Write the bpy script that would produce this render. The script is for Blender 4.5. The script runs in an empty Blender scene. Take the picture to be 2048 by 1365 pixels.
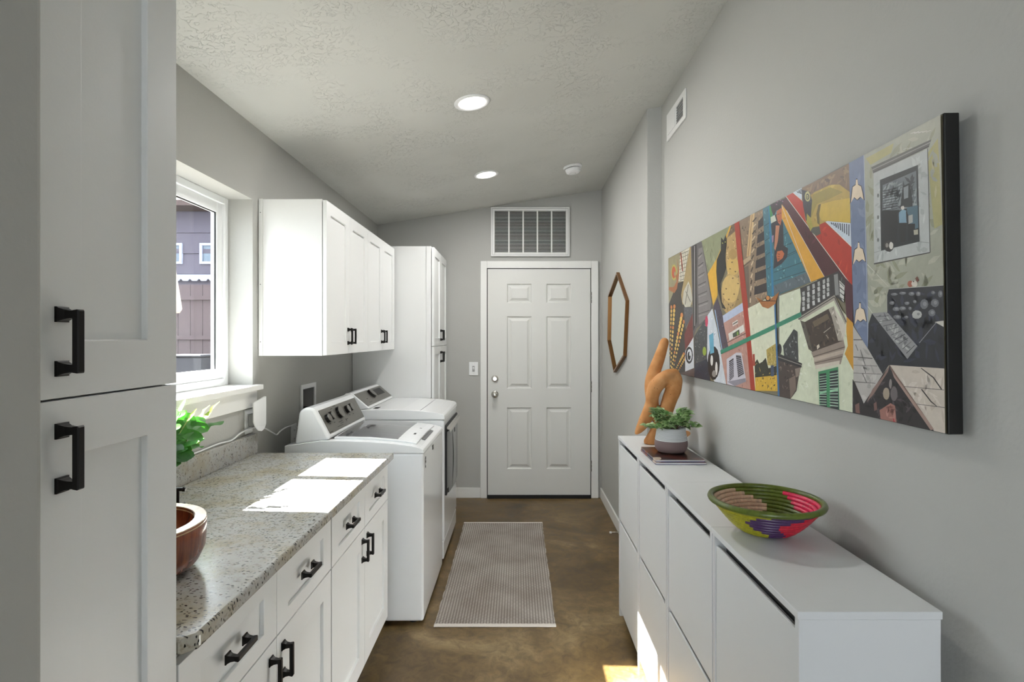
import bpy, bmesh, math, random
from mathutils import Vector, Matrix
random.seed(7)
S = bpy.context.scene
COL = S.collection

# ------------------------------------------------------------------ camera, sky, sun, exposure
cam_d = bpy.data.cameras.new('camera')
cam_d.sensor_width = 36.0
cam_d.lens = 36.0 * 1100 / 2048
cam_d.shift_x = -12 / 2048
cam_d.shift_y = -6.5 / 2048
cam_d.clip_start = 0.02
cam = bpy.data.objects.new('camera', cam_d)
cam.location = (0, 0, 1.44)
cam.rotation_euler = (math.pi / 2, 0, 0)
COL.objects.link(cam)
S.camera = cam

W = bpy.data.worlds.new('world')
S.world = W
W.use_nodes = True
bg = W.node_tree.nodes['Background']
bg.inputs['Color'].default_value = (0.86, 0.93, 1.0, 1)
bg.inputs['Strength'].default_value = 3.6

LAMP_W = 5.5
sun_d = bpy.data.lights.new('sun', 'SUN')
sun_d.energy = 48.0
sun_d.angle = math.radians(0.5)
sun_d.color = (1.0, 0.985, 0.965)
sun = bpy.data.objects.new('sun', sun_d)
sun.rotation_euler = Vector((1, -0.07, -0.92)).to_track_quat('-Z', 'Y').to_euler()
sun.location = (-8, 3, 8)
COL.objects.link(sun)

S.view_settings.view_transform = 'Standard'
S.view_settings.look = 'None'
S.view_settings.gamma = 1.0
S.view_settings.use_curve_mapping = False
S.view_settings.exposure = 1.17

# ------------------------------------------------------------------ materials
def lin(h):
    h = h.lstrip('#')
    v = [int(h[i:i + 2], 16) / 255 for i in (0, 2, 4)]
    return tuple(c / 12.92 if c <= .04045 else ((c + .055) / 1.055) ** 2.4 for c in v) + (1,)

def nodes(m):
    nt = m.node_tree
    return nt, nt.nodes, nt.links

def mat(name, col, rough=.5, metal=0., var=.04, scale=12., bump=0., bscale=60., coat=0., spec=.5, trans=0., ior=1.45, emit=None, estr=0.):
    """Principled surface with a little procedural variation of its colour and relief."""
    m = bpy.data.materials.new(name)
    m.use_nodes = True
    nt, N, L = nodes(m)
    b = N['Principled BSDF']
    b.inputs['Roughness'].default_value = rough
    b.inputs['Metallic'].default_value = metal
    b.inputs['Coat Weight'].default_value = coat
    b.inputs['Specular IOR Level'].default_value = spec
    b.inputs['Transmission Weight'].default_value = trans
    b.inputs['IOR'].default_value = ior
    tc = N.new('ShaderNodeTexCoord')
    nz = N.new('ShaderNodeTexNoise')
    nz.inputs['Scale'].default_value = scale
    nz.inputs['Detail'].default_value = 3
    L.new(tc.outputs['Object'], nz.inputs['Vector'])
    mx = N.new('ShaderNodeMix'); mx.data_type = 'RGBA'
    c = lin(col)
    mx.inputs['A'].default_value = tuple(max(0, x * (1 - var)) for x in c[:3]) + (1,)
    mx.inputs['B'].default_value = tuple(min(1, x * (1 + var)) for x in c[:3]) + (1,)
    L.new(nz.outputs['Fac'], mx.inputs['Factor'])
    L.new(mx.outputs['Result'], b.inputs['Base Color'])
    if bump:
        n2 = N.new('ShaderNodeTexNoise')
        n2.inputs['Scale'].default_value = bscale
        n2.inputs['Detail'].default_value = 4
        L.new(tc.outputs['Object'], n2.inputs['Vector'])
        bp = N.new('ShaderNodeBump')
        bp.inputs['Strength'].default_value = bump
        bp.inputs['Distance'].default_value = .01
        L.new(n2.outputs['Fac'], bp.inputs['Height'])
        L.new(bp.outputs['Normal'], b.inputs['Normal'])
    if emit:
        b.inputs['Emission Color'].default_value = lin(emit)
        b.inputs['Emission Strength'].default_value = estr
    return m

def ramp(N, L, src, stops, interp='LINEAR'):
    r = N.new('ShaderNodeValToRGB')
    r.color_ramp.interpolation = interp
    e = r.color_ramp.elements
    while len(e) < len(stops):
        e.new(.5)
    for k, (p, c) in enumerate(stops):
        e[k].position = p
        e[k].color = c if len(c) == 4 else tuple(c) + (1,)
    L.new(src, r.inputs['Fac'])
    return r

def tex(N, L, kind, vec, **kw):
    t = N.new(kind)
    for k, v in kw.items():
        k = k.replace('_', ' ')
        if k in t.inputs:
            t.inputs[k].default_value = v
    L.new(vec, t.inputs['Vector'])
    return t

def mixc(N, L, fac, a, b, blend='MIX'):
    x = N.new('ShaderNodeMix'); x.data_type = 'RGBA'; x.blend_type = blend
    for sock, v in (('Factor', fac), ('A', a), ('B', b)):
        if hasattr(v, 'is_linked'):
            L.new(v, x.inputs[sock])
        elif sock == 'Factor':
            x.inputs[sock].default_value = v
        else:
            x.inputs[sock].default_value = v
    return x.outputs['Result']

def bumpn(N, L, h, strength, dist, out):
    bp = N.new('ShaderNodeBump')
    bp.inputs['Strength'].default_value = strength
    bp.inputs['Distance'].default_value = dist
    L.new(h, bp.inputs['Height'])
    L.new(bp.outputs['Normal'], out)

def blank(name):
    m = bpy.data.materials.new(name); m.use_nodes = True
    nt, N, L = nodes(m)
    tc = N.new('ShaderNodeTexCoord')
    return m, N, L, N['Principled BSDF'], tc.outputs['Object']

M = {}
M['wall'] = mat('wall_paint', 'B5B5B1', .75, var=.015, scale=3, bump=.10, bscale=90)
M['white'] = mat('white_cabinet_paint', 'EDEEED', .38, var=.01, scale=4, bump=.02, bscale=200)
M['trim'] = mat('white_trim_paint', 'E9E9E6', .42, var=.012, scale=5, bump=.03, bscale=150)
M['door'] = mat('entry_door_paint', 'DCDCD8', .45, var=.012, scale=5, bump=.03, bscale=150)
M['vinyl'] = mat('white_vinyl', 'F0F2F3', .35, var=.01)
M['laminate'] = mat('white_laminate', 'DADBDB', .4, var=.008, scale=5)
M['lamdark'] = mat('grey_gap_strip', '6E6F70', .5, var=.02)
M['enamel'] = mat('white_enamel', 'EEF0F1', .16, var=.008, coat=.3)
M['plastic'] = mat('white_plastic', 'ECEDED', .35, var=.01)
M['black'] = mat('matte_black_metal', '1D1B1A', .36, .6, var=.1)
M['rubber'] = mat('black_rubber', '141414', .6, var=.1)
M['void'] = mat('dark_interior', '2B2A29', .8, var=.1)
M['chrome'] = mat('satin_nickel', 'C9C5BE', .22, 1., var=.03)
M['steel'] = mat('brushed_grey_panel', '76746E', .38, .55, var=.04, scale=40)
M['knobface'] = mat('brushed_knob_face', '85827C', .32, .9, var=.05, scale=60)
M['glassdark'] = mat('smoked_glass', '3B3C3E', .06, var=.03, coat=.6)
M['glosslid'] = mat('tinted_lid_glass', '6B6C6E', .08, var=.03, coat=.5)
M['graphite'] = mat('graphite_gloss', '3E4044', .16, 0., var=.05, coat=.2)
M['brass'] = mat('aged_brass', '805A34', .35, .8, var=.12, scale=25)
M['mirror'] = mat('mirror_silver', 'E6ECE6', .02, 1., var=.005)
M['terracotta'] = None
M['potlow'] = mat('mauve_clay', '7E6B69', .6, var=.06, bump=.05, bscale=120)
M['potup'] = mat('white_glaze', 'D9DADA', .35, var=.04)
M['potline'] = mat('grey_glaze_line', '85858B', .45, var=.1)
M['paper'] = mat('magazine_paper', 'D9D9DD', .55, var=.05, scale=80)
M['paper2'] = mat('magazine_cover_violet', '4A3F8C', .4, var=.2)
M['soil'] = mat('dark_soil', '2A1D14', .9, var=.3, bump=.4)
M['stem'] = mat('brown_stem', '5A4630', .7, var=.1)
M['canvasedge'] = mat('black_canvas_edge', '12110F', .55, var=.15, bump=.05, bscale=300)
M['concretetrim'] = mat('exterior_trim', '9AA0B4', .5, var=.03)
M['siding'] = mat('mauve_siding', '47424E', .75, var=.06, scale=3, bump=.05)
M['soffit'] = mat('brown_soffit', '3E302E', .8, var=.08)
M['fence'] = mat('brown_fence_wood', '43373A', .85, var=.12, scale=6)
M['extglass'] = mat('exterior_pane', '4E5A66', .12, .2, var=.1)
M['umbrella'] = mat('beige_canvas', '9A8C80', .8, var=.05)
M['bin'] = mat('dark_grey_resin', '2C2C32', .6, var=.05)
M['ground'] = mat('patio_ground', '4A463F', .9, var=.15, scale=2, bump=.1)
M['vent'] = mat('white_vent_enamel', 'E4E4E2', .4, var=.015)
M['ink'] = mat('dark_ink_mark', '22211F', .5, var=.05)
M['greyinside'] = mat('grey_plastic_inside', 'A8A8A8', .6, var=.04)
M['lamp'] = mat('lamp_diffuser', 'FFFFFF', .5, var=0, emit='FFF8EE', estr=6)

def mk_ceiling():
    m, N, L, b, v = blank('knockdown_ceiling_paint')
    b.inputs['Roughness'].default_value = .8
    n0 = tex(N, L, 'ShaderNodeTexNoise', v, Scale=2.2, Detail=2)
    r0 = ramp(N, L, n0.outputs['Fac'], [(0.3, lin('CCCCC7')), (.7, lin('D2D2CD'))])
    L.new(r0.outputs['Color'], b.inputs['Base Color'])
    n1 = tex(N, L, 'ShaderNodeTexNoise', v, Scale=22, Detail=3, Distortion=1.6)
    r1 = ramp(N, L, n1.outputs['Fac'], [(.485, (0, 0, 0, 1)), (.50, (1, 1, 1, 1)), (.515, (0, 0, 0, 1))])
    n2 = tex(N, L, 'ShaderNodeTexNoise', v, Scale=3.5, Detail=2)
    r2 = ramp(N, L, n2.outputs['Fac'], [(.42, (0, 0, 0, 1)), (.62, (1, 1, 1, 1))])
    h = mixc(N, L, 1.0, r1.outputs['Color'], r2.outputs['Color'], 'MULTIPLY')
    bumpn(N, L, h, .62, .005, b.inputs['Normal'])
    return m
M['ceiling'] = mk_ceiling()

def mk_granite():
    m, N, L, b, v = blank('speckled_granite')
    b.inputs['Roughness'].default_value = .22
    n0 = tex(N, L, 'ShaderNodeTexNoise', v, Scale=5, Detail=6, Roughness=.65)
    base = ramp(N, L, n0.outputs['Fac'], [(.32, lin('A0977F')), (.45, lin('AEA99C')), (.56, lin('B3B3B1')), (.72, lin('A39C86'))]).outputs['Color']
    n1 = tex(N, L, 'ShaderNodeTexNoise', v, Scale=46, Detail=5, Roughness=.7)
    r1 = ramp(N, L, n1.outputs['Fac'], [(.30, lin('A79D8E')), (.45, (1, 1, 1, 1)), (.62, (1, 1, 1, 1)), (.75, lin('E4E0D6'))])
    base = mixc(N, L, .8, base, r1.outputs['Color'], 'MULTIPLY')
    mp = N.new('ShaderNodeMapping'); L.new(v, mp.inputs['Vector'])
    mp.inputs['Scale'].default_value = (1, 1.9, 1)
    nd = tex(N, L, 'ShaderNodeTexNoise', mp.outputs['Vector'], Scale=60, Detail=2)
    ad = N.new('ShaderNodeMixRGB'); ad.blend_type = 'ADD'; ad.inputs['Fac'].default_value = .012
    L.new(mp.outputs['Vector'], ad.inputs['Color1']); L.new(nd.outputs['Color'], ad.inputs['Color2'])
    for sc, thr, hexc, sel in ((58, .22, '1A1714', .60), (105, .27, '221E1B', .52), (46, .14, '5B4A3A', .84)):
        vo = tex(N, L, 'ShaderNodeTexVoronoi', ad.outputs['Color'], Scale=sc, Randomness=1)
        sp = ramp(N, L, vo.outputs['Distance'], [(thr, (1, 1, 1, 1)), (thr + .06, (0, 0, 0, 1))])
        sx = N.new('ShaderNodeSeparateColor'); L.new(vo.outputs['Color'], sx.inputs['Color'])
        keep = ramp(N, L, sx.outputs['Red'], [(sel, (0, 0, 0, 1)), (sel + .02, (1, 1, 1, 1))], 'CONSTANT')
        f = mixc(N, L, 1.0, sp.outputs['Color'], keep.outputs['Color'], 'MULTIPLY')
        base = mixc(N, L, f, base, lin(hexc))
    L.new(base, b.inputs['Base Color'])
    return m
M['granite'] = mk_granite()

def mk_floor():
    m, N, L, b, v = blank('stained_concrete')
    n0 = tex(N, L, 'ShaderNodeTexNoise', v, Scale=1.7, Detail=7, Roughness=.62, Distortion=.8)
    r0 = ramp(N, L, n0.outputs['Fac'], [(.30, lin('43341D')), (.43, lin('624E2C')), (.55, lin('79633E')), (.70, lin('A28D66'))])
    n1 = tex(N, L, 'ShaderNodeTexNoise', v, Scale=14, Detail=6, Roughness=.7, Distortion=1.2)
    r1 = ramp(N, L, n1.outputs['Fac'], [(.34, lin('A3957E')), (.6, (1, 1, 1, 1))])
    c = mixc(N, L, .75, r0.outputs['Color'], r1.outputs['Color'], 'MULTIPLY')
    L.new(c, b.inputs['Base Color'])
    rr = ramp(N, L, n1.outputs['Fac'], [(.3, (.30, .30, .30, 1)), (.7, (.48, .48, .48, 1))])
    L.new(rr.outputs['Color'], b.inputs['Roughness'])
    bumpn(N, L, n1.outputs['Fac'], .06, .004, b.inputs['Normal'])
    return m
M['floor'] = mk_floor()

def mk_wood(name, a, bb, c, scale=(1, 1, 8), rough=.3):
    m, N, L, b, v = blank(name)
    mp = N.new('ShaderNodeMapping'); L.new(v, mp.inputs['Vector']); mp.inputs['Scale'].default_value = scale
    n = tex(N, L, 'ShaderNodeTexNoise', mp.outputs['Vector'], Scale=9, Detail=6, Roughness=.6, Distortion=.6)
    r = ramp(N, L, n.outputs['Fac'], [(.3, lin(a)), (.5, lin(bb)), (.7, lin(c))])
    L.new(r.outputs['Color'], b.inputs['Base Color'])
    b.inputs['Roughness'].default_value = rough
    b.inputs['Coat Weight'].default_value = .3
    return m
M['sinkwood'] = mk_wood('red_stained_wood', '4A1F12', '7C3A20', '9C5530', (6, 6, .6), .25)
M['rimwood'] = mk_wood('pale_end_grain_wood', 'A5845A', 'C2A173', 'D2B68C', (3, 3, 3), .3)

def mk_terracotta():
    m, N, L, b, v = blank('unglazed_terracotta')
    n = tex(N, L, 'ShaderNodeTexNoise', v, Scale=16, Detail=4)
    r = ramp(N, L, n.outputs['Fac'], [(.3, lin('B5773F')), (.5, lin('C68A52')), (.7, lin('D29B66'))])
    vo = tex(N, L, 'ShaderNodeTexVoronoi', v, Scale=75)
    sp = ramp(N, L, vo.outputs['Distance'], [(.10, (1, 1, 1, 1)), (.17, (0, 0, 0, 1))])
    sx = N.new('ShaderNodeSeparateColor'); L.new(vo.outputs['Color'], sx.inputs['Color'])
    k = ramp(N, L, sx.outputs['Green'], [(.84, (0, 0, 0, 1)), (.86, (1, 1, 1, 1))], 'CONSTANT')
    f = mixc(N, L, 1.0, sp.outputs['Color'], k.outputs['Color'], 'MULTIPLY')
    c = mixc(N, L, f, r.outputs['Color'], lin('4A2C18'))
    L.new(c, b.inputs['Base Color'])
    b.inputs['Roughness'].default_value = .75
    bumpn(N, L, n.outputs['Fac'], .15, .004, b.inputs['Normal'])
    return m
M['terracotta'] = mk_terracotta()

def mk_rug():
    m, N, L, b, v = blank('woven_rug')
    sp = N.new('ShaderNodeSeparateXYZ'); L.new(v, sp.inputs['Vector'])
    def math_(op, a, bv=None):
        n = N.new('ShaderNodeMath'); n.operation = op
        for i, q in enumerate((a, bv)):
            if q is None: continue
            if isinstance(q, (int, float)): n.inputs[i].default_value = q
            else: L.new(q, n.inputs[i])
        return n.outputs[0]
    # staggered rows of small braided stitches
    u = math_('MULTIPLY', sp.outputs['X'], 68.0)
    fu = math_('FLOOR', u)
    odd = math_('MODULO', math_('ADD', fu, 1000.0), 2.0)
    w = math_('ADD', math_('MULTIPLY', sp.outputs['Y'], 68.0), math_('MULTIPLY', odd, .5))
    du = math_('ABSOLUTE', math_('SUBTRACT', math_('FRACT', u), .5))
    dw = math_('ABSOLUTE', math_('SUBTRACT', math_('FRACT', math_('ADD', w, 1000.0)), .5))
    d = math_('ADD', math_('MULTIPLY', du, 1.0), math_('MULTIPLY', dw, 1.15))
    r = ramp(N, L, d, [(.20, lin('D6D2CD')), (.42, lin('BDB7B0')), (.58, lin('8B847E'))])
    n = tex(N, L, 'ShaderNodeTexNoise', v, Scale=4, Detail=4)
    r2 = ramp(N, L, n.outputs['Fac'], [(.35, lin('C6BDB6')), (.65, lin('F0EDEA'))])
    c = mixc(N, L, .8, r.outputs['Color'], r2.outputs['Color'], 'MULTIPLY')
    L.new(c, b.inputs['Base Color'])
    b.inputs['Roughness'].default_value = .95
    inv = math_('SUBTRACT', 1.0, d)
    bumpn(N, L, inv, .6, .004, b.inputs['Normal'])
    return m
M['rug'] = mk_rug()
M['rughem'] = mat('cream_rug_hem', 'D8D2CA', .95, var=.06, scale=120, bump=.3, bscale=300)

def mk_attr(name, rough=.55, sheen=.0, wear=.18, wscale=14):
    """colour comes from the mesh's own colour attribute, broken up by brush-like noise"""
    m, N, L, b, v = blank(name)
    a = N.new('ShaderNodeVertexColor'); a.layer_name = 'Col'
    n = tex(N, L, 'ShaderNodeTexNoise', v, Scale=wscale, Detail=6, Roughness=.7)
    r = ramp(N, L, n.outputs['Fac'], [(.3, (1 - wear * 2, 1 - wear * 2, 1 - wear * 2, 1)), (.6, (1, 1, 1, 1))])
    c = mixc(N, L, 1.0, a.outputs['Color'], r.outputs['Color'], 'MULTIPLY')
    L.new(c, b.inputs['Base Color'])
    b.inputs['Roughness'].default_value = rough
    return m
M['print'] = mk_attr('collage_print', .4, wear=.07, wscale=26)
M['grass'] = mk_attr('wrapped_sweetgrass', .30, wear=.15, wscale=160)

def mk_leaf(name, a, bb, transl=.35):
    m, N, L, b, v = blank(name)
    oi = N.new('ShaderNodeObjectInfo')
    n = tex(N, L, 'ShaderNodeTexNoise', v, Scale=30, Detail=2)
    r = ramp(N, L, n.outputs['Fac'], [(.35, lin(a)), (.65, lin(bb))])
    hv = N.new('ShaderNodeHueSaturation'); L.new(r.outputs['Color'], hv.inputs['Color'])
    mr = N.new('ShaderNodeMapRange'); L.new(oi.outputs['Random'], mr.inputs['Value'])
    mr.inputs['To Min'].default_value = .7; mr.inputs['To Max'].default_value = 1.35
    L.new(mr.outputs['Result'], hv.inputs['Value'])
    L.new(hv.outputs['Color'], b.inputs['Base Color'])
    b.inputs['Roughness'].default_value = .4
    t = N.new('ShaderNodeBsdfTranslucent'); L.new(hv.outputs['Color'], t.inputs['Color'])
    mx = N.new('ShaderNodeMixShader'); mx.inputs['Fac'].default_value = transl
    L.new(b.outputs['BSDF'], mx.inputs[1]); L.new(t.outputs['BSDF'], mx.inputs[2])
    L.new(mx.outputs['Shader'], N['Material Output'].inputs['Surface'])
    return m
M['fern'] = mk_leaf('fern_leaf', '2C6A1C', '3F8526', .3)
M['fernpale'] = mk_leaf('sunlit_fern_leaf', '9DBB4E', 'C9DC86', .5)  # paler copy of the fern leaf, sunlight put into its colour
M['leaf'] = mk_leaf('small_round_leaf', '5F8648', 'B0C892', .2)

def mk_glass():
    m, N, L, b, v = blank('window_glass')
    N.remove(b)
    t = N.new('ShaderNodeBsdfTransparent'); t.inputs['Color'].default_value = (.96, .97, .97, 1)
    g = N.new('ShaderNodeBsdfGlossy'); g.inputs['Roughness'].default_value = .02
    f = N.new('ShaderNodeLayerWeight'); f.inputs['Blend'].default_value = .5
    pw = N.new('ShaderNodeMath'); pw.operation = 'POWER'; pw.inputs[1].default_value = 5; L.new(f.outputs['Facing'], pw.inputs[0])
    ma = N.new('ShaderNodeMath'); ma.operation = 'MULTIPLY_ADD'; ma.inputs[1].default_value = .7; ma.inputs[2].default_value = .03; L.new(pw.outputs[0], ma.inputs[0])
    mx = N.new('ShaderNodeMixShader')
    L.new(ma.outputs[0], mx.inputs['Fac'])
    L.new(t.outputs['BSDF'], mx.inputs[1]); L.new(g.outputs['BSDF'], mx.inputs[2])
    L.new(mx.outputs['Shader'], N['Material Output'].inputs['Surface'])
    return m
M['glass'] = mk_glass()

# ------------------------------------------------------------------ helpers
LOC = {}
def BM(): return bmesh.new()

def box(bm, x0, x1, y0, y1, z0, z1):
    x0, x1 = sorted((x0, x1)); y0, y1 = sorted((y0, y1)); z0, z1 = sorted((z0, z1))
    v = [bm.verts.new(p) for p in ((x0,y0,z0),(x1,y0,z0),(x1,y1,z0),(x0,y1,z0),(x0,y0,z1),(x1,y0,z1),(x1,y1,z1),(x0,y1,z1))]
    for f in ((0,3,2,1),(4,5,6,7),(0,1,5,4),(1,2,6,5),(2,3,7,6),(3,0,4,7)):
        bm.faces.new([v[i] for i in f])

def prism(bm, pts, axis, a0, a1):
    """closed polygon pts (2-D, the two other axes in x,y,z order) extruded along axis"""
    def P(p, a):
        return {'x': (a, p[0], p[1]), 'y': (p[0], a, p[1]), 'z': (p[0], p[1], a)}[axis]
    A = [bm.verts.new(P(p, a0)) for p in pts]
    B = [bm.verts.new(P(p, a1)) for p in pts]
    n = len(pts)
    bm.faces.new(A); bm.faces.new(B[::-1])
    for i in range(n):
        bm.faces.new([A[i], A[(i+1) % n], B[(i+1) % n], B[i]])

def tube(bm, pts, radii, seg=10, cap=True):
    """round tube through pts with a radius at each"""
    pts = [Vector(p) for p in pts]
    if not hasattr(radii, '__len__'): radii = [radii] * len(pts)
    rings = []; up = None
    for i, p in enumerate(pts):
        d = (pts[min(i+1, len(pts)-1)] - pts[max(i-1, 0)])
        d = d.normalized() if d.length > 1e-9 else Vector((0, 0, 1))
        if up is None:
            up = d.orthogonal().normalized()
        else:
            up = up - d * up.dot(d)
            up = up.normalized() if up.length > 1e-6 else d.orthogonal().normalized()
        s = d.cross(up)
        rings.append([bm.verts.new(p + (up * math.cos(2*math.pi*k/seg) + s * math.sin(2*math.pi*k/seg)) * radii[i]) for k in range(seg)])
    for a, b in zip(rings, rings[1:]):
        for k in range(seg):
            bm.faces.new([a[k], a[(k+1) % seg], b[(k+1) % seg], b[k]])
    if cap:
        bm.faces.new(rings[0][::-1]); bm.faces.new(rings[-1])
    return rings

def lathe(bm, prof, c=(0, 0, 0), seg=40, close=True):
    """profile (r, z) turned about the vertical through c"""
    rings = []
    for r, z in prof:
        rings.append([bm.verts.new((c[0]+r*math.cos(2*math.pi*k/seg), c[1]+r*math.sin(2*math.pi*k/seg), c[2]+z)) for k in range(seg)])
    for a, b in zip(rings, rings[1:]):
        for k in range(seg):
            bm.faces.new([a[k], a[(k+1) % seg], b[(k+1) % seg], b[k]])
    if close:
        bm.faces.new(rings[0][::-1]); bm.faces.new(rings[-1])
    return rings

def cyl(bm, p0, p1, r, seg=20): tube(bm, [p0, p1], r, seg)

def smooth_path(pts, n=8):
    """Catmull-Rom through the points"""
    P = [Vector(p) for p in pts]; out = []
    for i in range(len(P)-1):
        a, b, c, d = P[max(i-1,0)], P[i], P[i+1], P[min(i+2, len(P)-1)]
        for k in range(n):
            t = k / n
            out.append(.5*((2*b)+(c-a)*t+(2*a-5*b+4*c-d)*t*t+(3*b-a-3*c+d)*t**3))
    out.append(P[-1]); return out

def obj(name, bm, m, parent=None, origin=None, bevel=0, seg=2, smooth=False, label=None, recalc=True, kind=None):
    me = bpy.data.meshes.new(name)
    if recalc: bmesh.ops.recalc_face_normals(bm, faces=bm.faces)
    bm.to_mesh(me); bm.free()
    if parent is not None:
        o0 = LOC[parent.name]
    elif origin is not None:
        o0 = Vector(origin)
    else:
        c = [v.co for v in me.vertices]
        mn = [min(v[i] for v in c) for i in range(3)]; mx = [max(v[i] for v in c) for i in range(3)]
        o0 = Vector(((mn[0]+mx[0])/2, (mn[1]+mx[1])/2, mn[2]))
    me.transform(Matrix.Translation(-o0))
    o = bpy.data.objects.new(name, me); COL.objects.link(o)
    if isinstance(m, (list, tuple)):
        for q in m: me.materials.append(q)
    elif m is not None: me.materials.append(m)
    if parent is not None: o.parent = parent
    else: o.location = o0
    LOC[o.name] = Vector(o0)
    if smooth:
        for p in me.polygons: p.use_smooth = True
    if bevel:
        md = o.modifiers.new('bevel', 'BEVEL'); md.width = bevel; md.segments = seg
        md.limit_method = 'ANGLE'; md.angle_limit = math.radians(35); md.harden_normals = False
    if label: o['label'] = label
    if kind: o['kind'] = kind
    return o

def inst(name, me, parent, loc, rot=(0, 0, 0), scale=(1, 1, 1)):
    o = bpy.data.objects.new(name, me); COL.objects.link(o)
    o.parent = parent; o.location = Vector(loc) - LOC[parent.name]
    o.rotation_euler = rot; o.scale = scale
    LOC[o.name] = Vector(LOC[parent.name])
    return o

def thing(name, loc, label, cat, group=None):
    o = bpy.data.objects.new(name, None); COL.objects.link(o)
    o.empty_display_size = .1
    o.location = loc; LOC[o.name] = Vector(loc)
    o['label'] = label; o['category'] = cat
    if group: o['group'] = group
    return o

def tag(o, label, cat, group=None):
    o['label'] = label; o['category'] = cat
    if group: o['group'] = group
    return o

def struct_empty(name, loc, label=None):
    o = bpy.data.objects.new(name, None); COL.objects.link(o)
    o.location = loc; LOC[o.name] = Vector(loc); o['kind'] = 'structure'
    if label: o['label'] = label
    return o

def slab_with_holes(bm, axis, a0, a1, us, vs, hole):
    """wall slab between a0 and a1 along axis, cut into cells by us/vs, cells where hole(u,v) are open"""
    def P(a, u, v): return (a, u, v) if axis == 'x' else (u, a, v)
    solid = {}
    for i in range(len(us)-1):
        for j in range(len(vs)-1):
            solid[i, j] = not hole((us[i]+us[i+1])/2, (vs[j]+vs[j+1])/2)
    def quad(*ps): bm.faces.new([bm.verts.new(p) for p in ps])
    for (i, j), s in solid.items():
        if not s: continue
        u0, u1, v0, v1 = us[i], us[i+1], vs[j], vs[j+1]
        for a in (a0, a1):
            quad(P(a,u0,v0), P(a,u1,v0), P(a,u1,v1), P(a,u0,v1))
        if not solid.get((i-1, j)): quad(P(a0,u0,v0), P(a1,u0,v0), P(a1,u0,v1), P(a0,u0,v1))
        if not solid.get((i+1, j)): quad(P(a0,u1,v0), P(a1,u1,v0), P(a1,u1,v1), P(a0,u1,v1))
        if not solid.get((i, j-1)): quad(P(a0,u0,v0), P(a1,u0,v0), P(a1,u1,v0), P(a0,u1,v0))
        if not solid.get((i, j+1)): quad(P(a0,u0,v1), P(a1,u0,v1), P(a1,u1,v1), P(a0,u1,v1))
    bmesh.ops.remove_doubles(bm, verts=bm.verts, dist=1e-5)

# ------------------------------------------------------------------ the room
XL, XR, XM = -1.265, .836, .752          # left wall, right wall, right wall beyond the jog
YB, YJ = 4.95, 3.206                     # end wall, jog in the right wall
XN, YN = -.597, .695                     # wall end beside the pantry
YBACK = -3.2
def zc(x): return 2.457 + .1576 * (x - XL)

bm = BM()
prism(bm, [(-3.2, YBACK-.2), (XR+.2, YBACK-.2), (XR+.2, YB+.2), (XL-.17, YB+.2), (XL-.17, -1.05), (-3.2, -1.05)], 'z', -.2, 0)
obj('floor', bm, M['floor'], kind='structure', label='stained brown concrete floor')

bm = BM()
plan = [(-3.2, YBACK-.2), (XR+.2, YBACK-.2), (XR+.2, YB+.2), (XL-.20, YB+.2), (XL-.20, -1.05), (-3.2, -1.05)]
lo = [bm.verts.new((x, y, zc(x))) for x, y in plan]; hi = [bm.verts.new((x, y, zc(x)+.2)) for x, y in plan]
bm.faces.new(lo); bm.faces.new(hi[::-1])
for k in range(6): bm.faces.new([lo[k], lo[(k+1) % 6], hi[(k+1) % 6], hi[k]])
obj('ceiling', bm, M['ceiling'], kind='structure', label='sloping textured ceiling')

# window opening and the laundry box recess are cut out of the left wall
WY0, WY1, WZ0, WZ1 = 1.70, 2.622, 1.204, 2.10
BY0, BY1, BZ0, BZ1 = 3.215, 3.400, .955, 1.140
bm = BM()
slab_with_holes(bm, 'x', XL-.17, XL, [.5, WY0, WY1, BY0, BY1, YB+.2], [0, BZ0, BZ1, WZ0, WZ1, zc(XL)+.02],
    lambda y, z: (WY0 < y < WY1 and WZ0 < z < WZ1) or (BY0 < y < BY1 and BZ0 < z < BZ1))
wl = obj('wall_left', bm, M['wall'], kind='structure', label='grey painted wall with the window')

bm = BM(); box(bm, XL-.17, XN, .50, YN, 0, zc(XN)-.0)
obj('wall_pantry_side', bm, M['wall'], kind='structure', bevel=.012, seg=4, label='grey wall end beside the tall pantry')
bm = BM(); box(bm, XN-.12, XN, -1.2, .505, 0, zc(XN))
obj('wall_near_left', bm, M['wall'], kind='structure')
bm = BM(); box(bm, XR, XR+.15, YBACK, YJ, 0, zc(XR)+.02)
obj('wall_right', bm, M['wall'], kind='structure', label='long grey wall behind the white cabinets')
bm = BM(); box(bm, XM, XR+.15, YJ, YB+.2, 0, zc(XM)+.03)
obj('wall_right_far', bm, M['wall'], kind='structure', bevel=.004, label='grey wall that steps forward and carries the mirror')
bm = BM()
prism(bm, [(XL-.17, 0), (XM+.05, 0), (XM+.05, zc(XM)+.02), (XL-.17, zc(XL-.17)+.02)], 'y', YB, YB+.15)
obj('wall_end', bm, M['wall'], kind='structure', label='grey end wall with the entry door')
# room around the camera; unseen opening behind is invented and sized for fill light
bm = BM(); box(bm, -3.2, -3.05, YBACK, -1.2, 0, zc(-3.05)); obj('wall_room_left', bm, M['wall'], kind='structure')
bm = BM(); box(bm, -3.2, XN-.12, -1.2, -1.05, 0, zc(-2.5)); obj('wall_room_side', bm, M['wall'], kind='structure')
bm = BM()
slab_with_holes(bm, 'y', YBACK-.15, YBACK, [-3.2, -2.4, .3, XR+.15], [0, .5, 2.1, 2.3], lambda x, z: -2.4 < x < .3 and .5 < z < 2.1)
obj('wall_room_back', bm, M['wall'], kind='structure')

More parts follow.
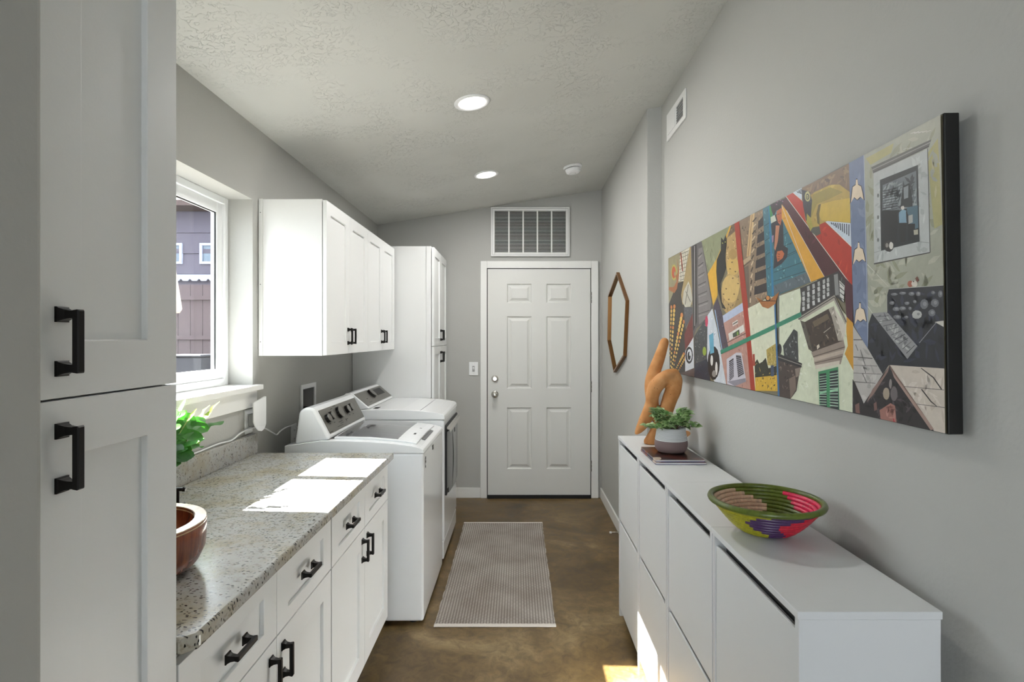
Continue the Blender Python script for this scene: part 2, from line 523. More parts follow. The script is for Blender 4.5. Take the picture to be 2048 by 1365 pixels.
# baseboards, door casing
def baseboard(name, x0, x1, y0, y1, h=.092):
    bm = BM(); box(bm, x0, x1, y0, y1, 0, h)
    return obj(name, bm, M['trim'], kind='structure', bevel=.004)
baseboard('baseboard_end_left', -.64, -.3385, YB-.014, YB)
baseboard('baseboard_right_far', XM-.014, XM, YJ+.0, YB-.001)
baseboard('baseboard_jog', XM, XR-.014, YJ-.014, YJ)
baseboard('baseboard_right', XR-.014, XR, YBACK, YJ)

DX0, DX1, DZ0, DZ1 = -.275, .653, .030, 2.060
for k, (x0, x1, z0, z1) in enumerate(((-.3375, DX0-.004, 0, 2.129), (DX1+.004, .720, 0, 2.129), (DX0-.004, DX1+.004, DZ1+.004, 2.129))):
    bm = BM(); box(bm, x0, x1, YB-.022, YB, z0, z1)
    obj('trim_%d' % (k+1), bm, M['trim'], kind='structure', bevel=.004)

# entry door: slab with six openings, six moulded panels, hardware
door = struct_empty('door_1', ((DX0+DX1)/2, YB-.012, 0), 'white six panel entry door')
yf = YB - .016
cx = (DX0 + DX1) / 2
px = [(cx-.288, cx-.066), (cx+.066, cx+.288)]
pz = [(.262, .815), (.985, 1.632), (1.752, 1.925)]
bm = BM()
us = [DX0+.003] + [q for p in px for q in p] + [DX1-.003]
vs = [DZ0] + [q for p in pz for q in p] + [DZ1-.003]
slab_with_holes(bm, 'y', yf, yf+.0145, us, vs, lambda x, z: any(a < x < b for a, b in px) and any(a < z < b for a, b in pz))
obj('door_slab', bm, M['door'], door)
bm = BM(); box(bm, DX0-.0045, DX1+.0045, YB-.0012, YB-.0002, .0, DZ1+.0045); obj('door_gap_shade', bm, M['rubber'], door, label='black sheet for the shaded gap around the door')  # dark sheet stands in for the shade in the gap round the slab
for (x0, x1) in px:
    for (z0, z1) in pz:
        bm = BM()
        steps = [(0, 0), (.004, .004), (.009, .012), (.020, .012), (.040, .003), (.042, .001)]
        rings = [[bm.verts.new(p) for p in ((x0+i, yf+d, z0+i), (x1-i, yf+d, z0+i), (x1-i, yf+d, z1-i), (x0+i, yf+d, z1-i))] for i, d in steps]
        for a, b in zip(rings, rings[1:]):
            for k in range(4): bm.faces.new([a[k], a[(k+1) % 4], b[(k+1) % 4], b[k]])
        bm.faces.new(rings[-1])
        obj('panel', bm, M['door'], door)
bm = BM(); box(bm, DX0, DX1, YB-.03, YB-.001, .0, .028); obj('threshold', bm, M['rubber'], door, label='black door threshold')
for z in (.29, 1.00, 1.80):
    bm = BM(); box(bm, DX1-.004, DX1+.010, yf-.004, yf+.012, z-.05, z+.05)
    for q in (-.05, -.017, .017): box(bm, DX1-.001, DX1+.008, yf-.009, yf-.003, z+q+.002, z+q+.031)
    obj('hinge', bm, M['steel'], door, label='grey steel hinge')
kx = DX0 + .068
bm = BM()
def ylathe(bm, cx, cz, y0, prof, seg=28):
    rings = []
    for r, d in prof:
        rings.append([bm.verts.new((cx+r*math.cos(2*math.pi*k/seg), y0-d, cz+r*math.sin(2*math.pi*k/seg))) for k in range(seg)])
    for a, b in zip(rings, rings[1:]):
        for k in range(seg): bm.faces.new([a[k], a[(k+1) % seg], b[(k+1) % seg], b[k]])
    bm.faces.new(rings[-1]); bm.faces.new(rings[0])
ylathe(bm, kx, .932, yf, [(.033, 0), (.033, .004), (.029, .009), (.013, .012), (.012, .030), (.022, .038), (.028, .05), (.026, .062), (.016, .068), (.006, .069)])
obj('knob', bm, M['chrome'], door, smooth=True, label='satin nickel door knob')
bm = BM(); ylathe(bm, kx, 1.072, yf, [(.032, 0), (.032, .005), (.027, .012), (.020, .014), (.018, .018), (.004, .018)])
box(bm, kx-.002, kx+.002, yf-.0195, yf-.017, 1.064, 1.080)
obj('deadbolt', bm, M['chrome'], door, smooth=False, label='round satin nickel deadbolt')

# window: frame, two sashes, panes, stool and apron
win = struct_empty('window_1', (XL-.13, (WY0+WY1)/2, WZ0), 'white vinyl window over the counter')
FX0, FX1 = -1.434, -1.380              # frame depth
bm = BM()
fw = .032
fz0 = WZ0 + .012
for y0, y1, z0, z1 in ((WY0, WY0+fw, fz0, WZ1), (WY1-fw, WY1, fz0, WZ1), (WY0+fw, WY1-fw, fz0, fz0+fw), (WY0+fw, WY1-fw, WZ1-fw, WZ1)):
    box(bm, FX0, FX1, y0, y1, z0, z1)
obj('window_frame', bm, M['vinyl'], win, bevel=.003)
mid = 2.195
sw = .046
for (y0, y1, xo) in ((WY0+fw, mid+.026, -.016), (mid-.026, WY1-fw, 0)):
    bm = BM(); a0, a1 = FX0+.012+xo, FX1-.012+xo
    z0, z1 = fz0+fw, WZ1-fw
    for q in ((y0, y0+sw, z0, z1), (y1-sw, y1, z0, z1), (y0+sw, y1-sw, z0, z0+sw), (y0+sw, y1-sw, z1-sw, z1)):
        box(bm, a0, a1, *q)
    sash = obj('sash', bm, M['vinyl'], win, bevel=.003)
    bm = BM(); gx = (a0+a1)/2
    box(bm, gx-.002, gx+.002, y0+sw-.004, y1-sw+.004, z0+sw-.004, z1-sw+.004)
    obj('pane', bm, M['glass'], sash)
    bm = BM(); t = .004
    for q in ((y0+sw, y0+sw+t, z0+sw, z1-sw), (y1-sw-t, y1-sw, z0+sw, z1-sw), (y0+sw+t, y1-sw-t, z1-sw-t, z1-sw)):
        box(bm, gx+.003, gx+.009, *q)
    obj('glazing_gasket', bm, M['rubber'], sash)
bm = BM()
box(bm, XL-.17, XL-.0, WY0, WY1, WZ0-.0, WZ0+.012)
box(bm, XL+.0005, XL+.041, WY0-.03, WY1+.025, WZ0-.012, WZ0+.012)
obj('window_sill', bm, M['trim'], win, bevel=.0025)
bm = BM(); box(bm, XL, XL+.016, WY0-.01, WY1+.012, WZ0-.092, WZ0-.012); obj('apron', bm, M['trim'], win, bevel=.002)

# ------------------------------------------------------------------ cabinets on the left
def shaker(name, parent, xf, y0, y1, z0, z1, m, st=.058, th=.019, rec=.008, rail=None):
    """flat frame door or drawer front facing +x with a recessed panel"""
    rail = rail or st
    bm = BM(); xb = xf - th
    def R(x, i, j): return [bm.verts.new(p) for p in ((x, y0+i, z0+j), (x, y1-i, z0+j), (x, y1-i, z1-j), (x, y0+i, z1-j))]
    A, B, C, D = R(xb, 0, 0), R(xf, 0, 0), R(xf, st, rail), R(xf-rec, st, rail)
    bm.faces.new(A[::-1]); bm.faces.new(D)
    for p, q in ((A, B), (B, C), (C, D)):
        for k in range(4): bm.faces.new([p[k], p[(k+1) % 4], q[(k+1) % 4], q[k]])
    o = obj(name, bm, m, parent)
    md = o.modifiers.new('bevel', 'BEVEL'); md.width = .0012; md.segments = 2; md.limit_method = 'ANGLE'
    return o

def make_pull():
    """squared bow pull on two flared posts, bar along z, sticking out along +x"""
    bm = BM(); h = .0365
    for s in (-1, 1):
        prof = [(0, .0105), (.003, .0105), (.004, .0088), (.010, .0062), (.017, .0052), (.022, .0052)]
        rings = [[bm.verts.new((x, a*w, s*h+b*w)) for a, b in ((-1,-1),(1,-1),(1,1),(-1,1))] for x, w in prof]
        for a, b in zip(rings, rings[1:]):
            for k in range(4): bm.faces.new([a[k], a[(k+1) % 4], b[(k+1) % 4], b[k]])
        bm.faces.new(rings[0]); bm.faces.new(rings[-1])
    e = h + .0056
    rings = [[bm.verts.new((x, a*w, b*l)) for a, b in ((-1,-1),(1,-1),(1,1),(-1,1))] for x, w, l in ((.0195, .0052, e), (.0265, .0058, e+.001), (.0285, .0044, e-.001))]
    for a, b in zip(rings, rings[1:]):
        for k in range(4): bm.faces.new([a[k], a[(k+1) % 4], b[(k+1) % 4], b[k]])
    bm.faces.new(rings[0]); bm.faces.new(rings[-1])
    bmesh.ops.recalc_face_normals(bm, faces=bm.faces)
    me = bpy.data.meshes.new('handle'); bm.to_mesh(me); bm.free(); me.materials.append(M['black'])
    return me
PULL = make_pull()
def pull(parent, x, y, z, horizontal=False):
    return inst('handle', PULL, parent, (x, y, z), (math.pi/2, 0, 0) if horizontal else (0, 0, 0))

XF = -.618                                   # door faces of pantry and base cabinets
# tall pantry close to the camera
g = thing('pantry_cabinet', ((XL+XF)/2, .85, 0), 'tall white shaker pantry cabinet at the near end of the granite counter', 'cabinet')
bm = BM(); box(bm, XL+.004, XF-.0215, YN+.003, .997, .105, 2.32); obj('body', bm, M['white'], g, bevel=.001)
bm = BM(); box(bm, XL+.05, XF-.075, YN+.003, .995, .0, .105); obj('toe_kick', bm, M['white'], g)
zs = 1.357
for z0, z1, hz in ((.115, zs-.0015, 1.278), (zs+.0015, 2.31, 1.435)):
    d = shaker('door', g, XF, YN+.006, .9955, z0, z1, M['white'], st=.078, rec=.010)
    pull(d, XF, .7435, hz)

# base cabinets under the counter
def base_unit(y0, y1, label):
    g = thing('base_cabinet', ((XL+XF)/2, (y0+y1)/2, 0), label, 'cabinet', 'base cabinets under the granite counter')
    bm = BM(); box(bm, XL+.004, XF-.021, y0+.0005, y1-.0005, .110, .8605); obj('body', bm, M['white'], g)
    bm = BM(); box(bm, XL+.05, XF-.08, y0+.0005, y1-.0005, 0, .110); obj('toe_kick', bm, M['white'], g)
    m = (y0+y1)/2; gp = .0015
    for a, b in ((y0+.002, m-gp), (m+gp, y1-.002)):
        d = shaker('drawer', g, XF, a, b, .676, .843, M['white'], st=.070, rail=.040, rec=.010)
        pull(d, XF, (a+b)/2, .7595, True)
        d = shaker('door', g, XF, a, b, .118, .6715, M['white'], st=.070, rec=.010)
        pull(d, XF, (b-.034) if a < m - .1 else (a+.034), .595)
    return g
base_unit(1.000, 1.820, 'white shaker base cabinet below the wooden vessel sink')
base_unit(1.826, 2.610, 'white shaker base cabinet at the washing machine end of the counter')

# granite top with its backsplash
CT = .892
g = thing('countertop', (-.93, 1.81, CT-.03), 'speckled beige granite countertop with a low backsplash', 'countertop')
bm = BM()
c = .02
prism(bm, [(XL+.002, 1.000), (-.592-c, 1.000), (-.592, 1.000+c), (-.592, 2.622), (XL+.002, 2.622)], 'z', CT-.031, CT)
obj('slab', bm, M['granite'], g, bevel=.006, seg=3)
bm = BM(); box(bm, XL+.002, XL+.026, 1.000, 2.622, CT+.0005, CT+.094); obj('backsplash', bm, M['granite'], g, bevel=.002)

# wall cabinets above the machines
XU = -.933
def wall_unit(y0, y1, label):
    g = thing('wall_cabinet', ((XL+XU)/2, (y0+y1)/2, 1.352), label, 'cabinet', 'wall cabinets above the laundry machines')
    bm = BM(); box(bm, XL+.003, XU-.0225, y0, y1, 1.352, 2.117); obj('body', bm, M['white'], g, bevel=.001)
    m = (y0+y1)/2
    for a, b in ((y0+.001, m-.0012), (m+.0012, y1-.001)):
        d = shaker('door', g, XU, a, b, 1.354, 2.112, M['white'], st=.062, rec=.009)
        pull(d, XU, (b-.030) if a < m-.1 else (a+.030), 1.448)
    return g
u1 = wall_unit(2.681, 3.417, 'white wall cabinet next to the window with its plain side showing')
bm = BM(); box(bm, XL+.003, XL+.022, 2.676, 2.6805, 1.352, 2.117); obj('scribe_strip', bm, M['white'], u1)
for z in (1.42, 1.70, 2.05):
    bm = BM(); cyl(bm, (XL+.012, 2.6735, z), (XL+.012, 2.6762, z), .0022, 8); obj('nail_head', bm, M['lamdark'], u1)
wall_unit(3.4185, 4.155, 'white wall cabinet butting against the far tall cabinet')

# tall utility cabinet in the far corner
XT = -.640
g = thing('utility_cabinet', ((XL+XT)/2, 4.56, 0), 'tall white cabinet standing in the corner beyond the dryer', 'cabinet')
bm = BM(); box(bm, XL+.003, XT-.0235, 4.190, YB-.004, .0, 2.138); obj('body', bm, M['white'], g, bevel=.001)
bm = BM(); box(bm, XT-.058, XT-.0225, 4.1865, 4.1895, .0, 2.138); obj('face_strip', bm, M['white'], g, bevel=.001)
for z0, z1, hz in ((.11, 1.372, 1.283), (1.376, 2.132, 1.462)):
    for a, b, s in ((4.194, 4.562, 1), (4.565, 4.932, -1)):
        d = shaker('door', g, XT, a, b, z0, z1, M['white'], st=.062, rec=.009)
        pull(d, XT, b-.03 if s > 0 else a+.03, hz)

# ------------------------------------------------------------------ shoe cabinets on the right
XC, XCB, ZC = .520, .790, .930
names = ['white flat front shoe cabinet at the open end with its bare side showing',
         'white flat front shoe cabinet partly under the woven bowl, second from the bare end',
         'white flat front shoe cabinet below the magazines and potted plant',
         'white flat front shoe cabinet beside the wall corner, below the terracotta sculpture']
cuts = [1.022, 1.482, 1.942, 2.402, 2.862]
for k in range(4):
    y0, y1 = cuts[k]+.001, cuts[k+1]-.001
    g = thing('shoe_cabinet', ((XC+XCB)/2, (y0+y1)/2, 0), names[k], 'cabinet', 'white shoe cabinets along the right wall')
    bm = BM(); box(bm, XC, XCB, y0-.0005, y1+.0005, ZC-.015, ZC); obj('top', bm, M['laminate'], g, bevel=.0012)
    for a, b in ((y0+.0015, y0+.0165), (y1-.0165, y1-.0015)):
        bm = BM(); prism(bm, [(XC+.005, .0), (XC+.05, .0), (XC+.05, .028), (XCB-.002, .028), (XCB-.002, ZC-.0155), (XC+.003, ZC-.0155)], 'y', a, b)
        obj('side_panel', bm, M['laminate'], g, bevel=.001)
    bm = BM(); box(bm, XCB-.012, XCB-.003, y0+.017, y1-.017, .05, ZC-.016); obj('back_panel', bm, M['laminate'], g)
    bm = BM(); box(bm, XC+.035, XC+.045, y0+.017, y1-.017, .05, ZC-.016); obj('inner_rail', bm, M['lamdark'], g)
    for z0, z1 in ((.500, ZC-.043), (.045, .484)):
        bm = BM(); prism(bm, [(XC+.007, z0), (XC+.024, z0), (XC+.024, z1-.006), (XC+.012, z1), (XC+.007, z1)], 'y', y0+.0185, y1-.0185)
        obj('flap_door', bm, M['laminate'], g, bevel=.0012)

# ------------------------------------------------------------------ laundry machines
def strip(bm, prof, y0, y1, th, ny=1, crown=0.):
    """curved sheet: profile of (x, z) swept along y, thickness th downwards; crown lifts the middle"""
    top, bot = [], []
    for j in range(ny+1):
        t = j/ny; y = y0+(y1-y0)*t; c = crown*(1-(2*t-1)**2)
        top.append([bm.verts.new((x, y, z+c)) for x, z in prof])
        bot.append([bm.verts.new((x, y, z+c-th)) for x, z in prof])
    n = len(prof)
    for j in range(ny):
        for i in range(n-1):
            bm.faces.new([top[j][i], top[j][i+1], top[j+1][i+1], top[j+1][i]])
            bm.faces.new([bot[j][i], bot[j+1][i], bot[j+1][i+1], bot[j][i+1]])
        for i in (0, n-1):
            bm.faces.new([top[j][i], top[j+1][i], bot[j+1][i], bot[j][i]])
    for j in (0, ny):
        for i in range(n-1):
            bm.faces.new([top[j][i], top[j][i+1], bot[j][i+1], bot[j][i]])

def interp(prof, x):
    for (a, b), (c, d) in zip(prof, prof[1:]):
        if min(a, c) <= x <= max(a, c): return b+(d-b)*(x-a)/(c-a)
def sub(prof, x0, x1, dz, n=12):
    return [(x0+(x1-x0)*i/n, interp(prof, x0+(x1-x0)*i/n)+dz) for i in range(n+1)]

def knob(parent, face, y, t, r, m1, m2, depth=.020):
    (xa, za), (xb, zb) = face
    d = Vector((xb-xa, 0, zb-za)).normalized(); n = Vector((-d.z, 0, d.x))
    if n.x < 0: n = -n
    p = Vector((xa+(xb-xa)*t, y, za+(zb-za)*t))
    bm = BM(); tube(bm, [p, p+n*.002, p+n*.003, p+n*depth], [r*1.12, r*1.12, r, r*.94], 24)
    k = obj('knob', bm, m1, parent, smooth=False)
    return k, p, n, d

def cap(parent, p, n, r, depth):
    bm = BM(); tube(bm, [p+n*(depth-.001), p+n*(depth+.002), p+n*(depth+.004)], [r*.98, r*.98, r*.80], 24)
    o = obj('knob_cap', bm, M['chrome'], bpy.data.objects[parent], smooth=False)

def face_quad(bm, face, y0, y1, t0, t1, off, th=.002):
    (xa, za), (xb, zb) = face
    d = Vector((xb-xa, 0, zb-za)); n = Vector((-d.z, 0, d.x)).normalized()
    if n.x < 0: n = -n
    A = []
    for y, t in ((y0, t0), (y1, t0), (y1, t1), (y0, t1)):
        A.append(Vector((xa, y, za))+d*t)
    lo = [bm.verts.new(p+n*off) for p in A]; hi = [bm.verts.new(p+n*(off+th)) for p in A]
    bm.faces.new(lo[::-1]); bm.faces.new(hi)
    for k in range(4): bm.faces.new([lo[k], lo[(k+1) % 4], hi[(k+1) % 4], hi[k]])

# --- washer
y0, y1, xf, xr = 2.745, 3.432, -.472, -1.165
w = thing('washing_machine', ((xf+xr)/2, (y0+y1)/2, 0), 'white top loading washing machine with five console knobs and a glass lid', 'washer')
bm = BM(); box(bm, xr, xf, y0, y1, .022, .862); obj('body', bm, M['enamel'], w, bevel=.012, seg=3)
for a in (xr+.06, xf-.06):
    for b in (y0+.06, y1-.06): bm = BM(); cyl(bm, (a, b, 0), (a, b, .03), .022, 14); obj('foot', bm, M['rubber'], w)
deck = [(xf+.002, .866), (xf-.002, .880), (xf-.018, .889), (-.54, .901), (-.64, .913), (-.76, .922), (-.88, .925), (-.985, .925), (-1.06, .915), (-1.165, .900)]
bm = BM(); prism(bm, [(xr, .8625)] + [(xf+.002, .8625)] + deck, 'y', y0-.001, y1+.001)
obj('top_deck', bm, M['enamel'], w, bevel=.010, seg=3)
bm = BM(); strip(bm, sub(deck, -.515, -.935, .009), y0+.052, y1-.052, .010, 8, .006)
lid = obj('lid', bm, M['enamel'], w, bevel=.003)
bm = BM(); strip(bm, sub(deck, -.615, -.925, .0112), y0+.075, y1-.075, .003, 8, .006)
obj('lid_glass', bm, M['glosslid'], lid, smooth=False, label='dark tinted glass of the lid')
bm = BM(); strip(bm, sub(deck, -.497, -.514, .004, 3), y0+.20, y1-.20, .004)
obj('lid_grip', bm, M['lamdark'], lid)
for yy, xx in ((y0+.23, -.56), (y0+.39, -.56)):
    bm = BM(); strip(bm, sub(deck, xx+.006, xx-.006, .0146, 2), yy, yy+.045, .001)
    obj('warning_mark', bm, M['ink'], lid)
bm = BM(); strip(bm, sub(deck, -.936, -.985, .004, 4), y0+.06, y1-.06, .003)
obj('hinge_recess', bm, M['glassdark'], w)
face = [(-1.020, 1.078), (-.950, .944)]
bm = BM()
prism(bm, [(-1.120, .905), (-.945, .928), (-.950, .944), (-1.020, 1.078), (-1.036, 1.088), (-1.070, 1.090), (-1.098, 1.068)], 'y', y0+.012, y1-.012)
con = obj('console', bm, M['enamel'], w, bevel=.012, seg=3)
bm = BM(); face_quad(bm, face, y0+.045, y1-.030, .07, .95, .0005, .0025); obj('control_panel', bm, M['steel'], con, label='grey control panel', bevel=.001)
for yy, t, r in ((2.842, .44, .0235), (2.905, .40, .0235), (3.035, .40, .034), (3.170, .40, .0235), (3.235, .38, .0235)):
    k, p, n, d = knob(con, face, yy, t, r, M['black'], None)
    bm = BM(); tube(bm, [p+n*.019, p+n*.022, p+n*.0225, p+n*.0215], [r*.97, r*.95, r*.84, r*.82], 24); obj('knob_cap', bm, M['knobface'], con)
bm = BM()
for yy, t0, t1, l in [(y, .62+.02*(i % 2), .645+.02*(i % 2), .02) for i, y in enumerate((2.85, 2.915, 3.18, 3.245))] + [(3.0, .70, .725, .06), (3.01, .77, .79, .05), (3.09, .70, .80, .006), (3.11, .72, .74, .03), (2.97, .84, .855, .09), (2.815, .89, .915, .05), (2.80, .40, .425, .006), (2.96, .16, .18, .03), (3.015, .10, .12, .04)]:
    face_quad(bm, face, yy-l/2, yy+l/2, t0, t1, .003, .0004)
obj('panel_print', bm, M['ink'], con, label='small dark print on the control panel', kind='stuff')
bm = BM()
R = [(xf+.0005, 2.808+.016*math.cos(q*math.pi/12), .805+.030*math.sin(q*math.pi/12)) for q in range(24)]
prism(bm, [(p[1], p[2]) for p in R], 'x', xf+.0002, xf+.0012)
st = obj('sticker', bm, M['ink'], w, label='oval black sticker')
bm = BM()
prism(bm, [(2.802, .822), (2.812, .822), (2.807, .809)], 'x', xf+.0012, xf+.0016)
prism(bm, [(2.802, .788), (2.812, .788), (2.814, .797), (2.807, .805), (2.800, .797)], 'x', xf+.0012, xf+.0016)
obj('sticker_mark', bm, M['plastic'], st)
bm = BM(); box(bm, xf, xf+.002, 3.035, 3.065, .822, .846); bg_ = obj('badge', bm, M['ink'], w, bevel=.0005)
bm = BM(); box(bm, xf+.002, xf+.0025, 3.041, 3.059, .832, .837); obj('badge_mark', bm, M['chrome'], bg_)

# --- dryer
y0, y1, xf, xr = 3.482, 4.178, -.468, -1.165
w = thing('dryer', ((xf+xr)/2, (y0+y1)/2, 0), 'white front loading dryer with a dark glass door and one console knob', 'dryer')
bm = BM(); box(bm, xr, xf, y0, y1, .150, .918); obj('body', bm, M['enamel'], w, bevel=.012, seg=3)
bm = BM(); box(bm, xr, xf-.002, y0, y1, .035, .1485); obj('kick_panel', bm, M['enamel'], w, bevel=.008)
for a in (xr+.06, xf-.06):
    for b in (y0+.06, y1-.06): bm = BM(); cyl(bm, (a, b, 0), (a, b, .04), .022, 14); obj('foot', bm, M['rubber'], w)
deck = [(xf+.003, .924), (xf+.001, .946), (xf-.012, .957), (-.53, .967), (-.62, .977), (-.74, .983), (-.88, .985), (-.96, .985), (-1.06, .975), (-1.165, .965)]
bm = BM(); prism(bm, [(xr, .9190), (xf+.003, .9190)] + deck, 'y', y0-.001, y1+.001)
obj('top_deck', bm, M['enamel'], w, bevel=.012, seg=3)
bm = BM(); strip(bm, [(-.6195, .9782), (-.6225, .9784)], y0+.015, y1-.015, .002); obj('top_seam', bm, M['lamdark'], w)
face = [(-1.050, 1.080), (-.952, .998)]
bm = BM()
prism(bm, [(-1.140, .968), (-.944, .988), (-.952, .998), (-1.050, 1.080), (-1.066, 1.088), (-1.098, 1.086), (-1.120, 1.06)], 'y', y0+.012, y1-.012)
con = obj('console', bm, M['enamel'], w, bevel=.010, seg=3)
bm = BM(); face_quad(bm, face, y0+.025, y1-.025, .03, .95, .0005, .0025); obj('control_panel', bm, M['steel'], con, label='grey control panel', bevel=.001)
k, p, n, d = knob(con, face, 3.79, .38, .036, M['black'], None)
bm = BM(); tube(bm, [p+n*.019, p+n*.022, p+n*.0225, p+n*.0215], [.034, .033, .029, .028], 24); obj('knob_cap', bm, M['knobface'], con)
bm = BM(); face_quad(bm, face, 3.885, 4.09, .16, .60, .003, .001); dsp = obj('display', bm, M['ink'], con, label='dark display window')
bm = BM(); face_quad(bm, face, 3.62, 3.64, .52, .56, .003, .0005); face_quad(bm, face, 3.60, 3.66, .78, .80, .003, .0005); obj('panel_print', bm, M['ink'], con)
bm = BM(); strip(bm, [(-.90, .9862), (-.93, .9862)], y0+.05, y0+.12, .001); obj('vent_slot', bm, M['ink'], w)
# door: dark surround, graphite bowed panel, bright handle ledge
bm = BM(); box(bm, xf-.001, xf+.012, y0+.045, y1-.035, .425, .878)
dd = obj('door', bm, M['rubber'], w, bevel=.008, label='dark dryer door')
bm = BM()
n = 14; prof = []
for i in range(n+1):
    t = i/n; prof.append((xf+.013+.016*(1-(2*t-1)**2), y0+.052+(y1-y0-.094)*t))
fr = []
for z, ins in ((.432, .05), (.47, .0), (.835, .0)):
    fr.append([bm.verts.new((x, min(max(y, y0+.052+ins), y1-.042-ins*0), z)) for x, y in prof])
bk = [[bm.verts.new((xf+.012, v.co.y, v.co.z)) for v in r] for r in fr]
for a, b in zip(fr, fr[1:]):
    for i in range(n): bm.faces.new([a[i], a[i+1], b[i+1], b[i]])
for a, b in ((fr[0], bk[0]), (fr[-1], bk[-1])):
    for i in range(n): bm.faces.new([a[i], a[i+1], b[i+1], b[i]])
for e in (0, n):
    for j in range(2): bm.faces.new([fr[j][e], fr[j+1][e], bk[j+1][e], bk[j][e]])
obj('door_panel', bm, M['graphite'], dd, smooth=False, label='glossy graphite door panel')
bm = BM(); strip(bm, [(xf+.033, .842), (xf+.030, .858), (xf+.012, .866)], y0+.048, y1-.038, .012)
obj('door_handle', bm, M['chrome'], dd, bevel=.003, label='bright handle ledge')
bm = BM()
pts = [(xf+.0235+.005*math.sin(math.pi*t), y0+.21+.05*math.sin(math.pi*t)*1.1, .84-.40*t) for t in [i/16 for i in range(17)]]
tube(bm, pts, .0022, 6); obj('door_crease', bm, M['ink'], dd)
bm = BM(); box(bm, xf+.026, xf+.0305, 3.80, 3.83, .790, .818); obj('badge', bm, M['ink'], dd)
bm = BM()
for z in (.33, .37): box(bm, xf, xf+.001, y1-.028, y1-.022, z, z+.03)
obj('side_mark', bm, M['ink'], w)

# ------------------------------------------------------------------ wall and ceiling fittings
# recessed lamps
slope = math.atan(.1576)
def ceiling_thing(name, x, y, label, cat, group=None):
    o = thing(name, (x, y, zc(x)), label, cat, group)
    o.rotation_euler = (0, -slope, 0)
    return o
def local(name, bm, m, parent, **kw):
    """part given in its thing's own coordinates"""
    keep = LOC[parent.name]; LOC[parent.name] = Vector((0, 0, 0))
    o = obj(name, bm, m, parent, **kw); LOC[parent.name] = keep
    return o
for y, lab in ((2.755, 'round recessed ceiling light above the granite counter end'), (3.971, 'round recessed ceiling light nearer the end wall grille')):
    g = ceiling_thing('ceiling_light', -.230, y, lab, 'ceiling light', 'recessed ceiling lights')
    bm = BM(); lathe(bm, [(.068, -.002), (.070, -.006), (.080, -.008), (.091, -.004), (.091, .0)], seg=48, close=False); local('trim_ring', bm, M['plastic'], g, smooth=True)
    bm = BM(); lathe(bm, [(.0685, -.0015), (.0685, -.004), (.04, -.0055), (.001, -.006)], seg=40); local('diffuser', bm, M['lamp'], g, smooth=True)
    ld = bpy.data.lights.new('lamp_light', 'AREA'); ld.shape = 'DISK'; ld.size = .13; ld.energy = LAMP_W; ld.color = (1, .985, .96)
    lo = bpy.data.objects.new('lamp_light', ld); COL.objects.link(lo); lo.parent = g; lo.location = (0, 0, -.010)
# smoke detector
g = ceiling_thing('smoke_detector', .407, 4.106, 'round white smoke detector on the sloping ceiling', 'smoke detector')
bm = BM(); lathe(bm, [(.070, 0), (.072, -.008), (.066, -.016), (.0, -.017)][:3] + [(.02, -.017)], seg=36); local('base_plate', bm, M['plastic'], g, smooth=False)
bm = BM(); lathe(bm, [(.050, -.0165), (.050, -.022)], seg=36); local('gap_ring', bm, M['void'], g)
bm = BM(); lathe(bm, [(.058, -.021), (.058, -.030), (.052, -.046), (.040, -.053), (.018, -.055), (.017, -.058), (.004, -.058)], seg=36); local('cover', bm, M['plastic'], g, smooth=False)

# return air grille on the end wall
gx0, gx1, gz0, gz1 = -.243, .463, 2.170, 2.612
g = thing('air_return_grille', ((gx0+gx1)/2, YB, gz0), 'white louvred air return grille above the entry door', 'vent')
yb = YB - .001
bm = BM(); box(bm, gx0+.02, gx1-.02, yb-.004, yb, gz0+.02, gz1-.02); obj('filter_backing', bm, M['void'], g)
bm = BM(); fwd = .034
for q in ((gx0, gx0+fwd, gz0, gz1), (gx1-fwd, gx1, gz0, gz1), (gx0+fwd, gx1-fwd, gz0, gz0+fwd), (gx0+fwd, gx1-fwd, gz1-fwd, gz1)):
    box(bm, q[0], q[1], yb-.026, yb-.0005, q[2], q[3])
obj('frame', bm, M['vent'], g, bevel=.003)
bm = BM()
i0, i1, j0, j1 = gx0+.013, gx1-.013, gz0+.013, gz1-.013
for q in ((i0, i0+.003, j0, j1), (i1-.003, i1, j0, j1), (i0, i1, j0, j0+.003), (i0, i1, j1-.003, j1)):
    box(bm, q[0], q[1], yb-.0275, yb-.026, q[2], q[3])
obj('frame_groove', bm, M['greyinside'], g)
for k in range(1, 5):
    x = gx0+fwd+(gx1-gx0-2*fwd)*k/5
    bm = BM(); box(bm, x-.006, x+.006, yb-.024, yb-.004, gz0+fwd, gz1-fwd); obj('mullion', bm, M['vent'], g)
ns = 29; z0s, z1s = gz0+fwd, gz1-fwd
bm = BM()
prism(bm, [(-.013, -.0012), (-.013, .0014), (.004, .0062), (.004, .0048)], 'x', gx0+fwd, gx1-fwd)
bmesh.ops.recalc_face_normals(bm, faces=bm.faces)
bmesh.ops.translate(bm, verts=bm.verts, vec=(-(gx0+gx1)/2, 0, 0))
sm = bpy.data.meshes.new('slat'); bm.to_mesh(sm); bm.free(); sm.materials.append(M['vent'])
for k in range(ns):
    inst('slat', sm, g, ((gx0+gx1)/2, yb-.010, z0s+(z1s-z0s)*(k+.35)/ns))

